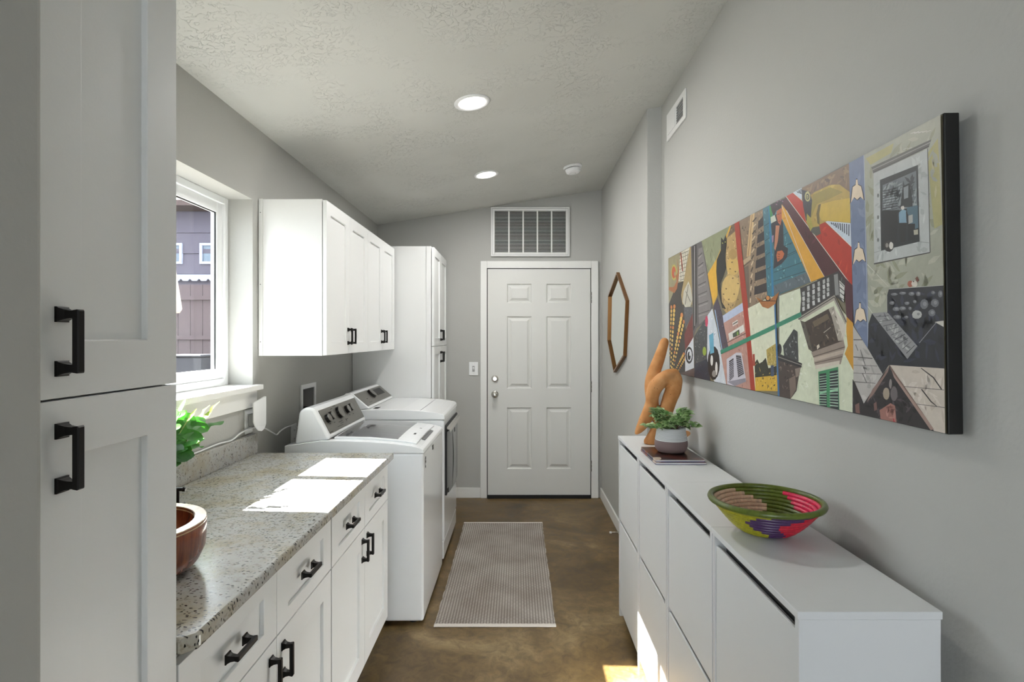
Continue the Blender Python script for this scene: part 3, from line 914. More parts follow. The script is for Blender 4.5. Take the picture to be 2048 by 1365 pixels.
# supply register on the right wall
g = thing('air_register', (XR, 2.89, 2.53), 'small white supply register high on the right wall', 'vent')
ry0, ry1, rz0, rz1 = 2.722, 3.062, 2.530, 2.678
hy0, hy1, hz0, hz1 = 2.760, 2.882, 2.556, 2.650
bm = BM()
slab_with_holes(bm, 'x', XR-.009, XR-.0005, [ry0, hy0, hy1, ry1], [rz0, hz0, hz1, rz1], lambda y, z: hy0 < y < hy1 and hz0 < z < hz1)
obj('plate', bm, M['vent'], g, bevel=.002)
bm = BM(); box(bm, XR-.003, XR-.0005, hy0, hy1, hz0, hz1); obj('duct', bm, M['lamdark'], g)
for k in range(7):
    z = hz0+(hz1-hz0)*(k+.5)/7
    bm = BM(); box(bm, XR-.007, XR-.003, hy0, hy1, z-.0012, z+.0012); obj('louvre', bm, M['greyinside'], g)
bm = BM(); box(bm, XR-.0115, XR-.009, hy1+.012, ry1-.030, hz0, hz1); obj('damper_plate', bm, M['vent'], g, bevel=.001)

# light switch beside the door
g = thing('light_switch', (-.400, YB, 1.10), 'white toggle switch plate beside the entry door', 'switch')
bm = BM(); box(bm, -.440, -.360, YB-.007, YB-.0005, 1.102, 1.222); pl = obj('plate', bm, M['plastic'], g, bevel=.003)
bm = BM(); box(bm, -.411, -.389, YB-.0085, YB-.0072, 1.135, 1.187); obj('rocker_recess', bm, M['greyinside'], g)
bm = BM(); prism(bm, [(YB-.0085, 1.150), (YB-.022, 1.166), (YB-.020, 1.174), (YB-.0085, 1.172)], 'x', -.406, -.394); obj('toggle', bm, M['plastic'], g, bevel=.001)
for z in (1.118, 1.206):
    bm = BM(); cyl(bm, (-.400, YB-.0085, z), (-.400, YB-.0068, z), .004, 10); obj('screw', bm, M['chrome'], g)

# sprung door stop
g = thing('door_stop', (XM-.014, 3.93, .045), 'thin metal door stop sticking out of the baseboard', 'door stop')
bm = BM(); cyl(bm, (XM-.0145, 3.93, .05), (XM-.020, 3.93, .05), .011, 16); obj('flange', bm, M['chrome'], g)
bm = BM(); tube(bm, [(XM-.019, 3.93, .05), (XM-.085, 3.93, .048)], .0045, 10); obj('rod', bm, M['chrome'], g, smooth=True)
bm = BM(); cyl(bm, (XM-.084, 3.93, .048), (XM-.098, 3.93, .0475), .0075, 14); obj('tip', bm, M['plastic'], g)

# laundry hook-up box let into the left wall
g = thing('laundry_box', (XL, 3.307, .955), 'white recessed laundry supply box in the wall behind the washer', 'laundry box')
bm = BM()
slab_with_holes(bm, 'x', XL+.0005, XL+.009, [BY0-.024, BY0+.003, BY1-.003, BY1+.024], [BZ0-.024, BZ0+.003, BZ1-.003, BZ1+.024], lambda y, z: BY0 < y < BY1 and BZ0 < z < BZ1)
obj('frame', bm, M['plastic'], g, bevel=.002)
bm = BM()
e = .001
for q in ((XL-.09, XL-.086, BY0+e, BY1-e, BZ0+e, BZ1-e), (XL-.086, XL, BY0+e, BY0+.004, BZ0+e, BZ1-e), (XL-.086, XL, BY1-.004, BY1-e, BZ0+e, BZ1-e),
          (XL-.086, XL, BY0+.004, BY1-.004, BZ0+e, BZ0+.004), (XL-.086, XL, BY0+.004, BY1-.004, BZ1-.004, BZ1-e)):
    box(bm, *q)
obj('inner_box', bm, M['greyinside'], g)
for y in (3.262, 3.345):
    bm = BM(); tube(bm, [(XL-.045, y, BZ0+.004), (XL-.045, y, BZ0+.055)], .011, 12); v_ = obj('valve', bm, M['black'], g)
    bm = BM(); box(bm, XL-.062, XL-.014, y-.012, y+.012, BZ0+.056, BZ0+.066); obj('valve_lever', bm, M['rubber'], v_, bevel=.003)
    bm = BM(); tube(bm, smooth_path([(XL-.045, y, BZ0+.03), (XL-.012, y, BZ0+.03), (XL+.004, y, BZ0+.015), (XL+.012, y, BZ0-.06)], 5), .010, 10); obj('hose', bm, M['rubber'], v_, smooth=True)

# sockets on the left wall
def wall_plate(y, z0, z1, wdt, label):
    g = thing('wall_outlet', (XL, y, z0), label, 'outlet')
    bm = BM(); box(bm, XL+.0005, XL+.006, y-wdt/2, y+wdt/2, z0, z1); obj('plate', bm, M['plastic'], g, bevel=.002)
    for z in (z0+(z1-z0)*.30, z0+(z1-z0)*.70):
        bm = BM(); box(bm, XL+.006, XL+.008, y-.016, y+.016, z-.015, z+.015); s = obj('receptacle', bm, M['plastic'], g, bevel=.001)
        bm = BM()
        for dy in (-.006, .006): box(bm, XL+.008, XL+.0085, y+dy-.001, y+dy+.001, z-.004, z+.006)
        obj('slot', bm, M['ink'], s)
    return g
wall_plate(2.575, .992, 1.106, .074, 'white wall outlet above the end of the backsplash')
wall_plate(3.095, .835, .955, .074, 'white wall outlet half hidden behind the washing machine')

# plug-in router: curved white shield standing off the outlet
g = thing('plug_in_router', (XL+.04, 2.575, 1.0), 'white curved plug-in router panel on the outlet by the window sill', 'router')
bm = BM()
n = 12
outl = [(-.062, .055), (-.050, .030), (-.028, .010), (0, .003), (.028, .008), (.050, .020), (.062, .030), (.062, .160), (.040, .163), (-.040, .150), (-.062, .142)]
for t_ in (0,):
    A = [bm.verts.new((XL+.066-.35*(a*a)/.062*.35, 2.575+a, .999+b)) for a, b in outl]
    B = [bm.verts.new((XL+.060-.35*(a*a)/.062*.35, 2.575+a, .999+b)) for a, b in outl]
    bm.faces.new(A); bm.faces.new(B[::-1])
    for k in range(len(outl)): bm.faces.new([A[k], A[(k+1) % len(outl)], B[(k+1) % len(outl)], B[k]])
obj('shield', bm, M['plastic'], g, bevel=.002)
bm = BM(); box(bm, XL+.0092, XL+.0595, 2.558, 2.592, 1.025, 1.085); obj('plug_body', bm, M['greyinside'], g, bevel=.004)

# white cable lying along the backsplash
bm = BM()
zt = CT+.094
cp = [(-1.254, 1.30, zt+.004), (-1.256, 1.72, zt+.004), (-1.252, 1.95, zt+.004), (-1.256, 2.16, zt+.005), (-1.252, 2.30, zt+.010), (-1.250, 2.40, zt+.006), (-1.250, 2.47, zt+.022), (-1.247, 2.53, zt+.030),
      (-1.243, 2.60, zt+.030), (-1.246, 2.70, zt+.010), (-1.247, 2.80, .955), (-1.248, 2.845, .938), (-1.248, 2.89, .950), (-1.248, 2.97, .957), (-1.247, 3.05, .951), (-1.243, 3.10, .935)]
tube(bm, smooth_path(cp, 6), .0036, 8)
tag(obj('cable', bm, M['plastic'], smooth=True), 'thin white cable running along the granite backsplash to the outlet', 'cable')

# mirror on the far right wall
g = thing('wall_mirror', (XM, 4.10, 1.18), 'brass framed six sided mirror hanging slightly askew on the wall', 'mirror')
hexp = [(4.070, 1.925), (4.450, 1.780), (4.490, 1.415), (4.196, 1.175), (3.800, 1.312), (3.717, 1.693)]
ctr = Vector((sum(p[0] for p in hexp)/6, sum(p[1] for p in hexp)/6))
def shrink(p, d): v = Vector(p)-ctr; return tuple(ctr+v*(1-d/v.length))
inn = [shrink(p, .016) for p in hexp]
bm = BM()
O0 = [bm.verts.new((XM-.001, *p)) for p in hexp]; O1 = [bm.verts.new((XM-.024, *p)) for p in hexp]
I1 = [bm.verts.new((XM-.024, *p)) for p in inn]; I0 = [bm.verts.new((XM-.006, *p)) for p in inn]
for a, b in ((O0, O1), (O1, I1), (I1, I0)):
    for k in range(6): bm.faces.new([a[k], a[(k+1) % 6], b[(k+1) % 6], b[k]])
obj('frame', bm, M['brass'], g)
bm = BM(); prism(bm, [shrink(p, .014) for p in hexp], 'x', XM-.009, XM-.004); obj('mirror_glass', bm, M['mirror'], g)

# ------------------------------------------------------------------ rug
g = thing('runner_rug', (-.115, 3.5, 0), 'flat woven pale grey runner rug on the concrete floor', 'rug')
LOC[g.name] = Vector((-.115, 3.5, 0))
bm = BM()
nu, nv = 12, 40
rx0, rx1, ry0, ry1 = -.4165, .187, 2.755, 4.255
random.seed(3)
ex0 = [random.uniform(-.004, .004) for _ in range(nv+1)]; ex1 = [random.uniform(-.004, .004) for _ in range(nv+1)]
grid = []
for j in range(nv+1):
    y = ry0+(ry1-ry0)*j/nv
    grid.append([(rx0+ex0[j]+(rx1+ex1[j]-rx0-ex0[j])*i/nu, y, .0065+.0012*math.sin(i*1.3+j*.6)*math.sin(j*.35)) for i in range(nu+1)])
T = [[bm.verts.new(p) for p in r] for r in grid]; B = [[bm.verts.new((p[0], p[1], .0008)) for p in r] for r in grid]
for j in range(nv):
    for i in range(nu):
        bm.faces.new([T[j][i], T[j][i+1], T[j+1][i+1], T[j+1][i]]); bm.faces.new([B[j][i], B[j+1][i], B[j+1][i+1], B[j][i+1]])
    for i in (0, nu): bm.faces.new([T[j][i], T[j+1][i], B[j+1][i], B[j][i]])
for j in (0, nv):
    for i in range(nu): bm.faces.new([T[j][i], T[j][i+1], B[j][i+1], B[j][i]])
obj('weave', bm, M['rug'], g, smooth=False)
for y0_, y1_ in ((ry0-.024, ry0), (ry1, ry1+.018)):
    bm = BM(); box(bm, rx0-.003, rx1+.003, y0_, y1_, .0008, .0085); obj('hem', bm, M['rughem'], g, bevel=.003)

# ------------------------------------------------------------------ vessel sink, faucet
sx, sy, sr = -.905, 1.255, .170
g = thing('vessel_sink', (sx, sy, CT), 'round red-brown wooden vessel sink on the granite counter', 'sink')
bm = BM()
lathe(bm, [(.085, .001), (.130, .006), (.155, .024), (.168, .052), (sr, .085), (sr, .118), (sr-.026, .118)], (sx, sy, CT), 56, close=False)
bm2 = bm
obj('outer_bowl', bm, M['sinkwood'], g, smooth=True)
bm = BM(); lathe(bm, [(sr-.0255, .1185), (sr-.026, .100), (sr-.034, .062), (sr-.06, .034), (.02, .026), (.001, .026)], (sx, sy, CT), 56, close=False)
obj('basin', bm, M['sinkwood'], g, smooth=True)
bm = BM(); lathe(bm, [(sr+.0005, .112), (sr-.001, .1205), (sr-.0245, .1205), (sr-.0262, .112)], (sx, sy, CT), 56, close=False)
obj('rim', bm, M['rimwood'], g, smooth=False, label='pale wooden rim')
bm = BM(); lathe(bm, [(.022, .0265), (.022, .030), (.004, .031)], (sx, sy, CT), 20); obj('drain', bm, M['black'], g)

fx, fy = -.935, 1.512
g = thing('faucet', (fx, fy, CT), 'slim matte black faucet standing behind the wooden sink', 'faucet')
bm = BM(); lathe(bm, [(.024, .0005), (.024, .006), (.012, .010), (.006, .010)], (fx, fy, CT), 24); obj('base', bm, M['black'], g)
bm = BM(); cyl(bm, (fx, fy, CT+.008), (fx, fy, CT+.131), .0045, 14); obj('column', bm, M['black'], g, smooth=False)
bm = BM(); tube(bm, [(fx-.025, fy, CT+.131), (fx+.014, fy, CT+.131), (fx+.015, fy, CT+.131), (fx+.022, fy, CT+.130)], [.0052, .0052, .0066, .005], 14); obj('lever', bm, M['black'], g)
bm = BM(); tube(bm, [(fx-.012, fy, CT+.131), (fx-.014, fy-.06, CT+.134), (fx-.016, fy-.125, CT+.131)], [.005, .0050, .005], 12); obj('spout', bm, M['black'], g)
bm = BM(); tube(bm, [(fx, fy, CT+.086), (fx+.018, fy+.004, CT+.091)], [.004, .003], 8); obj('side_pin', bm, M['black'], g)

# ------------------------------------------------------------------ fern on the counter
px_, py_ = -1.168, 1.735
g = thing('potted_fern', (px_, py_, CT), 'green lobed fern in a pot on the counter under the window', 'potted plant')
bm = BM(); lathe(bm, [(.042, .0005), (.050, .02), (.059, .085), (.060, .090), (.053, .090), (.051, .080), (.01, .078)], (px_, py_, CT), 32); obj('pot', bm, M['potlow'], g, smooth=False)

def frond(parent, base, tip, lift, width, m, lobes=6, stalk=.35, twist=0., wav=0.):
    """one leaf: stalk tube then a midrib strip with finger lobes on both sides"""
    b, t = Vector(base), Vector(tip)
    mid_ = (b+t)/2+Vector((0, 0, lift))
    path = [(1-s)**2*b+2*s*(1-s)*mid_+s*s*t for s in [i/24 for i in range(25)]]
    bm = BM()
    k0 = int(24*stalk)
    tube(bm, path[:k0+1], .0022, 6)
    side = (t-b).cross(Vector((0, 0, 1))).normalized()
    side = Matrix.Rotation(twist, 3, (t-b).normalized()) @ side
    nrm = side.cross((t-b).normalized()).normalized()
    rows = []
    for i in range(k0, 25):
        s = (i-k0)/(24-k0)
        env = math.sin(math.pi*min(1, s*.9+.10))**.7
        lob = .45+.55*abs(math.cos(math.pi*lobes*s)) if lobes else 1
        w = width*env*lob if i < 24 else .001
        p = path[i]+nrm*wav*math.sin(s*14)
        droop = nrm*(-.25*w)
        rows.append([bm.verts.new(p-side*w+droop), bm.verts.new(p-side*w*.5), bm.verts.new(p), bm.verts.new(p+side*w*.5), bm.verts.new(p+side*w+droop)])
    for a, c in zip(rows, rows[1:]):
        for k in range(4): bm.faces.new([a[k], a[k+1], c[k+1], c[k]])
    return obj('leaf', bm, m, parent, smooth=True)

def lobed_leaf(parent, base, tip, lift, lobe_len, m, n=4, roll=0., lw=.016, end_len=None):
    """broad hand-like leaf: rounded fingers leaving a curved midrib"""
    b, t = Vector(base), Vector(tip)
    mid_ = (b+t)/2+Vector((0, 0, lift))
    P = lambda s: (1-s)**2*b+2*s*(1-s)*mid_+s*s*t
    ax = (t-b).normalized()
    side = Matrix.Rotation(roll, 3, ax) @ ax.cross(Vector((0, 0, 1))).normalized()
    nrm = side.cross(ax).normalized()
    bm = BM()
    tube(bm, [P(s*.5/8) for s in range(9)], .0024, 6)
    def finger(p, d, ln, w, droop):
        q = nrm.cross(d).normalized(); rows = []
        for i in range(9):
            s = i/8
            ww = w*(.75+.45*math.sin(math.pi*s**.8))*(1 if s < .75 else max(.02, math.sqrt(max(0, 1-((s-.75)/.25)**2))))
            c = p+d*ln*s-Vector((0, 0, 1))*droop*s*s
            rows.append([bm.verts.new(c-q*ww), bm.verts.new(c-nrm*ww*.12), bm.verts.new(c+q*ww)])
        for a, c in zip(rows, rows[1:]):
            for k in range(2): bm.faces.new([a[k], a[k+1], c[k+1], c[k]])
    for i in range(n):
        s = .42+.50*i/n
        for sg in (-1, 1):
            ln = lobe_len*(1-.45*abs(i/n-.35))
            d = (ax*(.55+.3*i/n)+side*sg).normalized()
            finger(P(s), d, ln, lw, ln*.12)
    # central blade
    rows = []
    for i in range(13):
        s = .36+.64*i/12
        w = lw*1.15*(1 if i < 9 else max(.03, math.sqrt(max(0, 1-((i-9)/3.05)**2))))
        c = P(s); rows.append([bm.verts.new(c-side*w), bm.verts.new(c-nrm*w*.12), bm.verts.new(c+side*w)])
    for a, c in zip(rows, rows[1:]):
        for k in range(2): bm.faces.new([a[k], a[k+1], c[k+1], c[k]])
    return obj('leaf', bm, m, parent, smooth=True)

pb = Vector((px_, py_, CT+.08))
F = M['fern']
lobed_leaf(g, pb, (-1.135, 1.990, 1.150), .07, .070, F, 3, .9, .019)
lobed_leaf(g, pb, (-1.120, 1.930, 1.060), .10, .068, F, 3, -.2, .018)
lobed_leaf(g, pb, (-1.100, 1.820, 1.238), .03, .045, F, 3, .3, .009)
lobed_leaf(g, pb, (-1.105, 1.830, 1.040), .09, .062, F, 3, .5, .018)
lobed_leaf(g, pb, (-1.160, 1.925, 1.185), .03, .034, F, 2, 1.3, .010)
lobed_leaf(g, pb, (-1.090, 1.600, 1.080), .09, .06, F, 4, .4, .015)
lobed_leaf(g, pb, (-1.200, 1.560, 1.100), .06, .05, F, 3, .4, .014)
lobed_leaf(g, pb, (-1.100, 1.700, 1.120), .06, .05, F, 3, .2, .014)
frond(g, pb, (-1.150, 2.150, 1.112), .10, .028, F, 1, .50, .25, .003)
frond(g, pb, (-1.165, 2.040, 1.035), .09, .014, F, 0, .6, .4, .003)
PL = M['fernpale']
frond(g, pb+Vector((.01, .02, 0)), (-1.130, 2.075, 1.198), .02, .0085, PL, 6, .62, 1.3, .005)
frond(g, pb+Vector((.01, .03, 0)), (-1.142, 2.030, 1.190), .02, .0080, PL, 5, .66, 1.4, .005)
frond(g, pb+Vector((0, .02, 0)), (-1.150, 1.965, 1.185), .03, .007, PL, 2, .80, 1.0, .003)
frond(g, pb+Vector((.01, .02, 0)), (-1.172, 2.030, 1.055), .03, .010, PL, 3, .6, .6, .003)

# ------------------------------------------------------------------ things on the shoe cabinets
# magazines
def magazine(x0, x1, y0, y1, z0, h, cover, label):
    g = thing('magazine', ((x0+x1)/2, (y0+y1)/2, z0), label, 'magazine', 'magazines under the plant pot')
    bm = BM(); box(bm, x0+.001, x1-.001, y0+.001, y1-.001, z0+.0012, z0+h-.0008); obj('pages', bm, M['paper'], g)
    bm = BM(); box(bm, x0, x1, y0, y1, z0+.0001, z0+.0011); obj('back_cover', bm, M['paper2'], g)
    bm = BM(); box(bm, x0, x1, y0, y1, z0+h-.0007, z0+h); box(bm, x0, x0+.0008, y0, y1, z0+.0011, z0+h-.0007); obj('front_cover', bm, cover, g)
    return g
def mk_cover():
    m, N, L, b, v = blank('magazine_cover_picture')
    n = tex(N, L, 'ShaderNodeTexVoronoi', v, Scale=22)
    s = N.new('ShaderNodeSeparateColor'); L.new(n.outputs['Color'], s.inputs['Color'])
    r = ramp(N, L, s.outputs['Red'], [(0, lin('2A1A16')), (.35, lin('5C2A1E')), (.6, lin('8A4A34')), (.8, lin('3A3238')), (.93, lin('C9B7A4'))], 'CONSTANT')
    L.new(r.outputs['Color'], b.inputs['Base Color']); b.inputs['Roughness'].default_value = .25
    return m
cov = mk_cover()
magazine(.552, .756, 2.205, 2.475, ZC+.0006, .0085, cov, 'white edged magazine at the bottom of the pair under the pot')
magazine(.555, .752, 2.215, 2.478, ZC+.0096, .0085, cov, 'magazine with a dark reddish cover directly under the plant pot')

# pot with round-leaved plant
PX, PY, PZ = .660, 2.372, ZC+.0186
g = thing('potted_plant', (PX, PY, PZ), 'small bushy green plant in a two tone ceramic pot', 'potted plant')
bm = BM(); lathe(bm, [(.042, .0), (.056, .003), (.066, .014), (.0695, .030), (.0695, .044), (.067, .052)], (PX, PY, PZ), 48, close=False)
bm.faces.new([v for v in list(bm.verts)[:48]])
pot = obj('pot', bm, M['potlow'], g, smooth=True)
bm = BM()
pr = [(.067, .052)]
for i in range(9):
    z = .054+i*.0055; r = .0668-.0009*i
    pr += [(r+.0006, z), (r+.0006, z+.0038), (r-.0006, z+.0042), (r-.0006, z+.0051)]
pr += [(.058, .105), (.054, .105), (.052, .09), (.004, .088)]
lathe(bm, pr, (PX, PY, PZ), 48, close=False)
rings_up = obj('glazed_band', bm, M['potup'], g, smooth=False, label='white ridged upper band of the pot')
for i in range(9):
    z = .0583+i*.0055; r = .0663-.0009*i
    bm = BM(); lathe(bm, [(r, z+.0002), (r+.0008, z+.0003), (r+.0008, z+.0009), (r, z+.0010)], (PX, PY, PZ), 48, close=False); obj('groove_line', bm, M['potline'], rings_up)
bm = BM(); lathe(bm, [(.0535, .094), (.03, .099), (.002, .10)], (PX, PY, PZ), 24, close=False); obj('soil', bm, M['soil'], g)
# leaf mesh
bm = BM(); rows = []
for i in range(7):
    s = i/6; w = .0120*math.sin(math.pi*min(.97, .08+.92*s)**.85) if i < 6 else .0012
    z = .004*math.sin(math.pi*s)
    rows.append([bm.verts.new((s*.031, -w, z+w*.35)), bm.verts.new((s*.031, 0, z)), bm.verts.new((s*.031, w, z+w*.35))])
for a, c in zip(rows, rows[1:]):
    for k in range(2): bm.faces.new([a[k], a[k+1], c[k+1], c[k]])
lm = bpy.data.meshes.new('leaf'); bm.to_mesh(lm); bm.free(); lm.materials.append(M['leaf'])
for p in lm.polygons: p.use_smooth = True
random.seed(11)
base = Vector((PX, PY, PZ+.10))
nleaf = 0
for sidx in range(36):
    az = sidx*2.399963; el = math.radians(4+78*((sidx*.7548777) % 1))
    ln = random.uniform(.85, 1.08)*(.088*math.cos(el)**2+.072*math.sin(el)**2)
    d = Vector((math.cos(az)*math.cos(el), math.sin(az)*math.cos(el), math.sin(el)))
    b0 = base+Vector((math.cos(az), math.sin(az), 0))*.022
    pts = [b0, b0+d*ln*.5+Vector((0, 0, .006)), b0+d*ln]
    bm = BM(); tube(bm, pts, [.0016, .0014, .001], 5); obj('stem', bm, M['stem'], g)
    for q in range(8):
        s = .45+.55*(q//2)/3
        p = b0+d*ln*s
        a2 = az+(1.15 if q % 2 else -1.15)+random.uniform(-.6, .6)
        tilt = random.uniform(-.8, .25)
        if q >= 6: a2 = az+(.55 if q % 2 else -.55)+random.uniform(-.3, .3); tilt = -el*.5+random.uniform(-.4, .2)
        sc = random.uniform(.85, 1.25)
        inst('leaf', lm, g, p, (random.uniform(-.6, .6), tilt, a2), (sc, sc*random.uniform(.9, 1.2), sc)); nleaf += 1

# terracotta sculpture: interlocked rounded limbs fused into one clay body
g = None
def sc_(u, v, dy=0.):
    """front-view position in metres: u to the right of the base centre, v above the cabinet top"""
    return Vector((.640+u, 2.640+dy, ZC+v))
bm = BM()
limbs = [
    ([(.071, .490, .03), (.050, .425, .03), (.030, .370, .03), (.010, .315, .028), (.004, .265, .025), (.010, .20, .02), (.02, .13, .01)], [.022, .027, .030, .031, .031, .030, .026]),
    ([(.106, .345, -.02), (.080, .334, -.025), (.052, .315, -.025), (.018, .278, -.02), (.004, .238, -.01), (.002, .198, 0), (-.010, .158, 0), (-.031, .112, 0), (-.055, .074, 0), (-.071, .053, 0)], [.020, .029, .035, .034, .032, .031, .032, .030, .021, .010]),
    ([(.112, .342, -.02), (.111, .310, -.02), (.099, .260, -.02), (.083, .215, -.015), (.064, .150, -.01), (.042, .100, 0), (.022, .055, 0), (.004, .015, 0)], [.018, .033, .038, .036, .033, .031, .031, .036]),
    ([(.070, .318, -.022), (.095, .295, -.02)], [.032, .034]),
    ([(-.008, .010, 0), (.03, .010, 0)], [.030, .034]),
    ([(.050, .10, -.02), (.085, .072, -.06), (.125, .064, -.085), (.148, .066, -.09)], [.026, .024, .020, .013]),
]
for pts, rr in limbs:
    P = smooth_path([sc_(*p) for p in pts], 5)
    n = len(rr); R = [interp(list(enumerate(rr)), min(n-1, i*(n-1)/(len(P)-1))) for i in range(len(P))]
    tube(bm, P, R, 14)
    for p, r in ((P[0], R[0]), (P[-1], R[-1])):
        bmesh.ops.create_icosphere(bm, subdivisions=2, radius=r*.98, matrix=Matrix.Translation(p))
sc = obj('clay_sculpture', bm, M['terracotta'], smooth=True)
# flat foot on the cabinet top
for v in sc.data.vertices:
    wz = v.co.z + sc.location.z
    if wz < ZC+.0004: v.co.z = ZC+.0004-sc.location.z
md = sc.modifiers.new('fuse', 'REMESH'); md.mode = 'VOXEL'; md.voxel_size = .0035; md.use_smooth_shade = True
md = sc.modifiers.new('soften', 'SMOOTH'); md.factor = .5; md.iterations = 10
tag(sc, 'abstract terracotta sculpture of interlocked limbs behind the potted plant', 'sculpture')

# coiled bowl
bx, by = .648, 1.440
g = thing('woven_bowl', (bx, by, ZC), 'coiled woven bowl in olive, pink and purple on the shoe cabinets', 'bowl')
prof = [(.028, .0068), (.042, .0072), (.056, .0085), (.068, .0125), (.0785, .0190), (.088, .0265), (.097, .0345), (.1055, .0430), (.1135, .0515), (.121, .0600), (.1285, .0685), (.1365, .0770), (.1465, .0850)]
OL, TAN, PINK, YEL, PUR, RED = ('5C6A24', 'D8B79A', 'E8305E', 'A9A320', '4A2E5C', 'D0263C')
TANB = [60, 60, 60, 62, 78, 72, 64, 63, 72, 84, 95, 106, 0]      # where tan meets olive on each coil
PINKB = [-20, -20, -5, -5, -25, -25, -25, 5, 24, 31, 37, 45, 0]     # where olive meets pink
YELB = [250, 250, 250, 250, 250, 240, 230, 224, 220, 228, 238, 250, 0]
REDB = [285, 285, 285, 282, 280, 275, 268, 262, 262, 275, 287, 300, 0]
def seg_col(i, a, nrow):
    """colour of coil i at compass angle a (degrees, 0 = towards the wall): stepped wedges"""
    if i >= nrow-1: return OL
    a = (a+25) % 360-25
    if a < PINKB[i]: return PINK
    if a < TANB[i]: return OL
    if a < 160: return TAN
    if a < YELB[i]: return YEL
    if a < REDB[i]: return PUR
    return RED
prof = [(r*.93, z*1.0) for r, z in prof]
nrow = len(prof); SEG = 96
for i, (r, z) in enumerate(prof):
    bm = BM(); lay = bm.loops.layers.float_color.new('Col')
    rr = .0060 if i < nrow-1 else .0080
    ring = []
    for k in range(SEG):
        a = 2*math.pi*k/SEG
        ring.append([bm.verts.new((bx+(r+rr*math.cos(q*math.pi/4))*math.cos(a), by+(r+rr*math.cos(q*math.pi/4))*math.sin(a), ZC+.0006+z+rr*math.sin(q*math.pi/4))) for q in range(8)])
    for k in range(SEG):
        col = lin(seg_col(i, 360*(k+.5)/SEG, nrow))
        j = .88+.24*random.random()
        for q in range(8):
            f = bm.faces.new([ring[k][q], ring[(k+1) % SEG][q], ring[(k+1) % SEG][(q+1) % 8], ring[k][(q+1) % 8]])
            for lp in f.loops: lp[lay] = (col[0]*j, col[1]*j, col[2]*j, 1)
    obj('coil', bm, M['grass'], g, smooth=True)
bm = BM(); lay = bm.loops.layers.float_color.new('Col')
lathe(bm, [(.030, .0008), (.030, .011), (.001, .012)], (bx, by, ZC+.0006), 32)
for f in bm.faces:
    for lp in f.loops: lp[lay] = lin(YEL)
obj('centre_disc', bm, M['grass'], g, smooth=False)

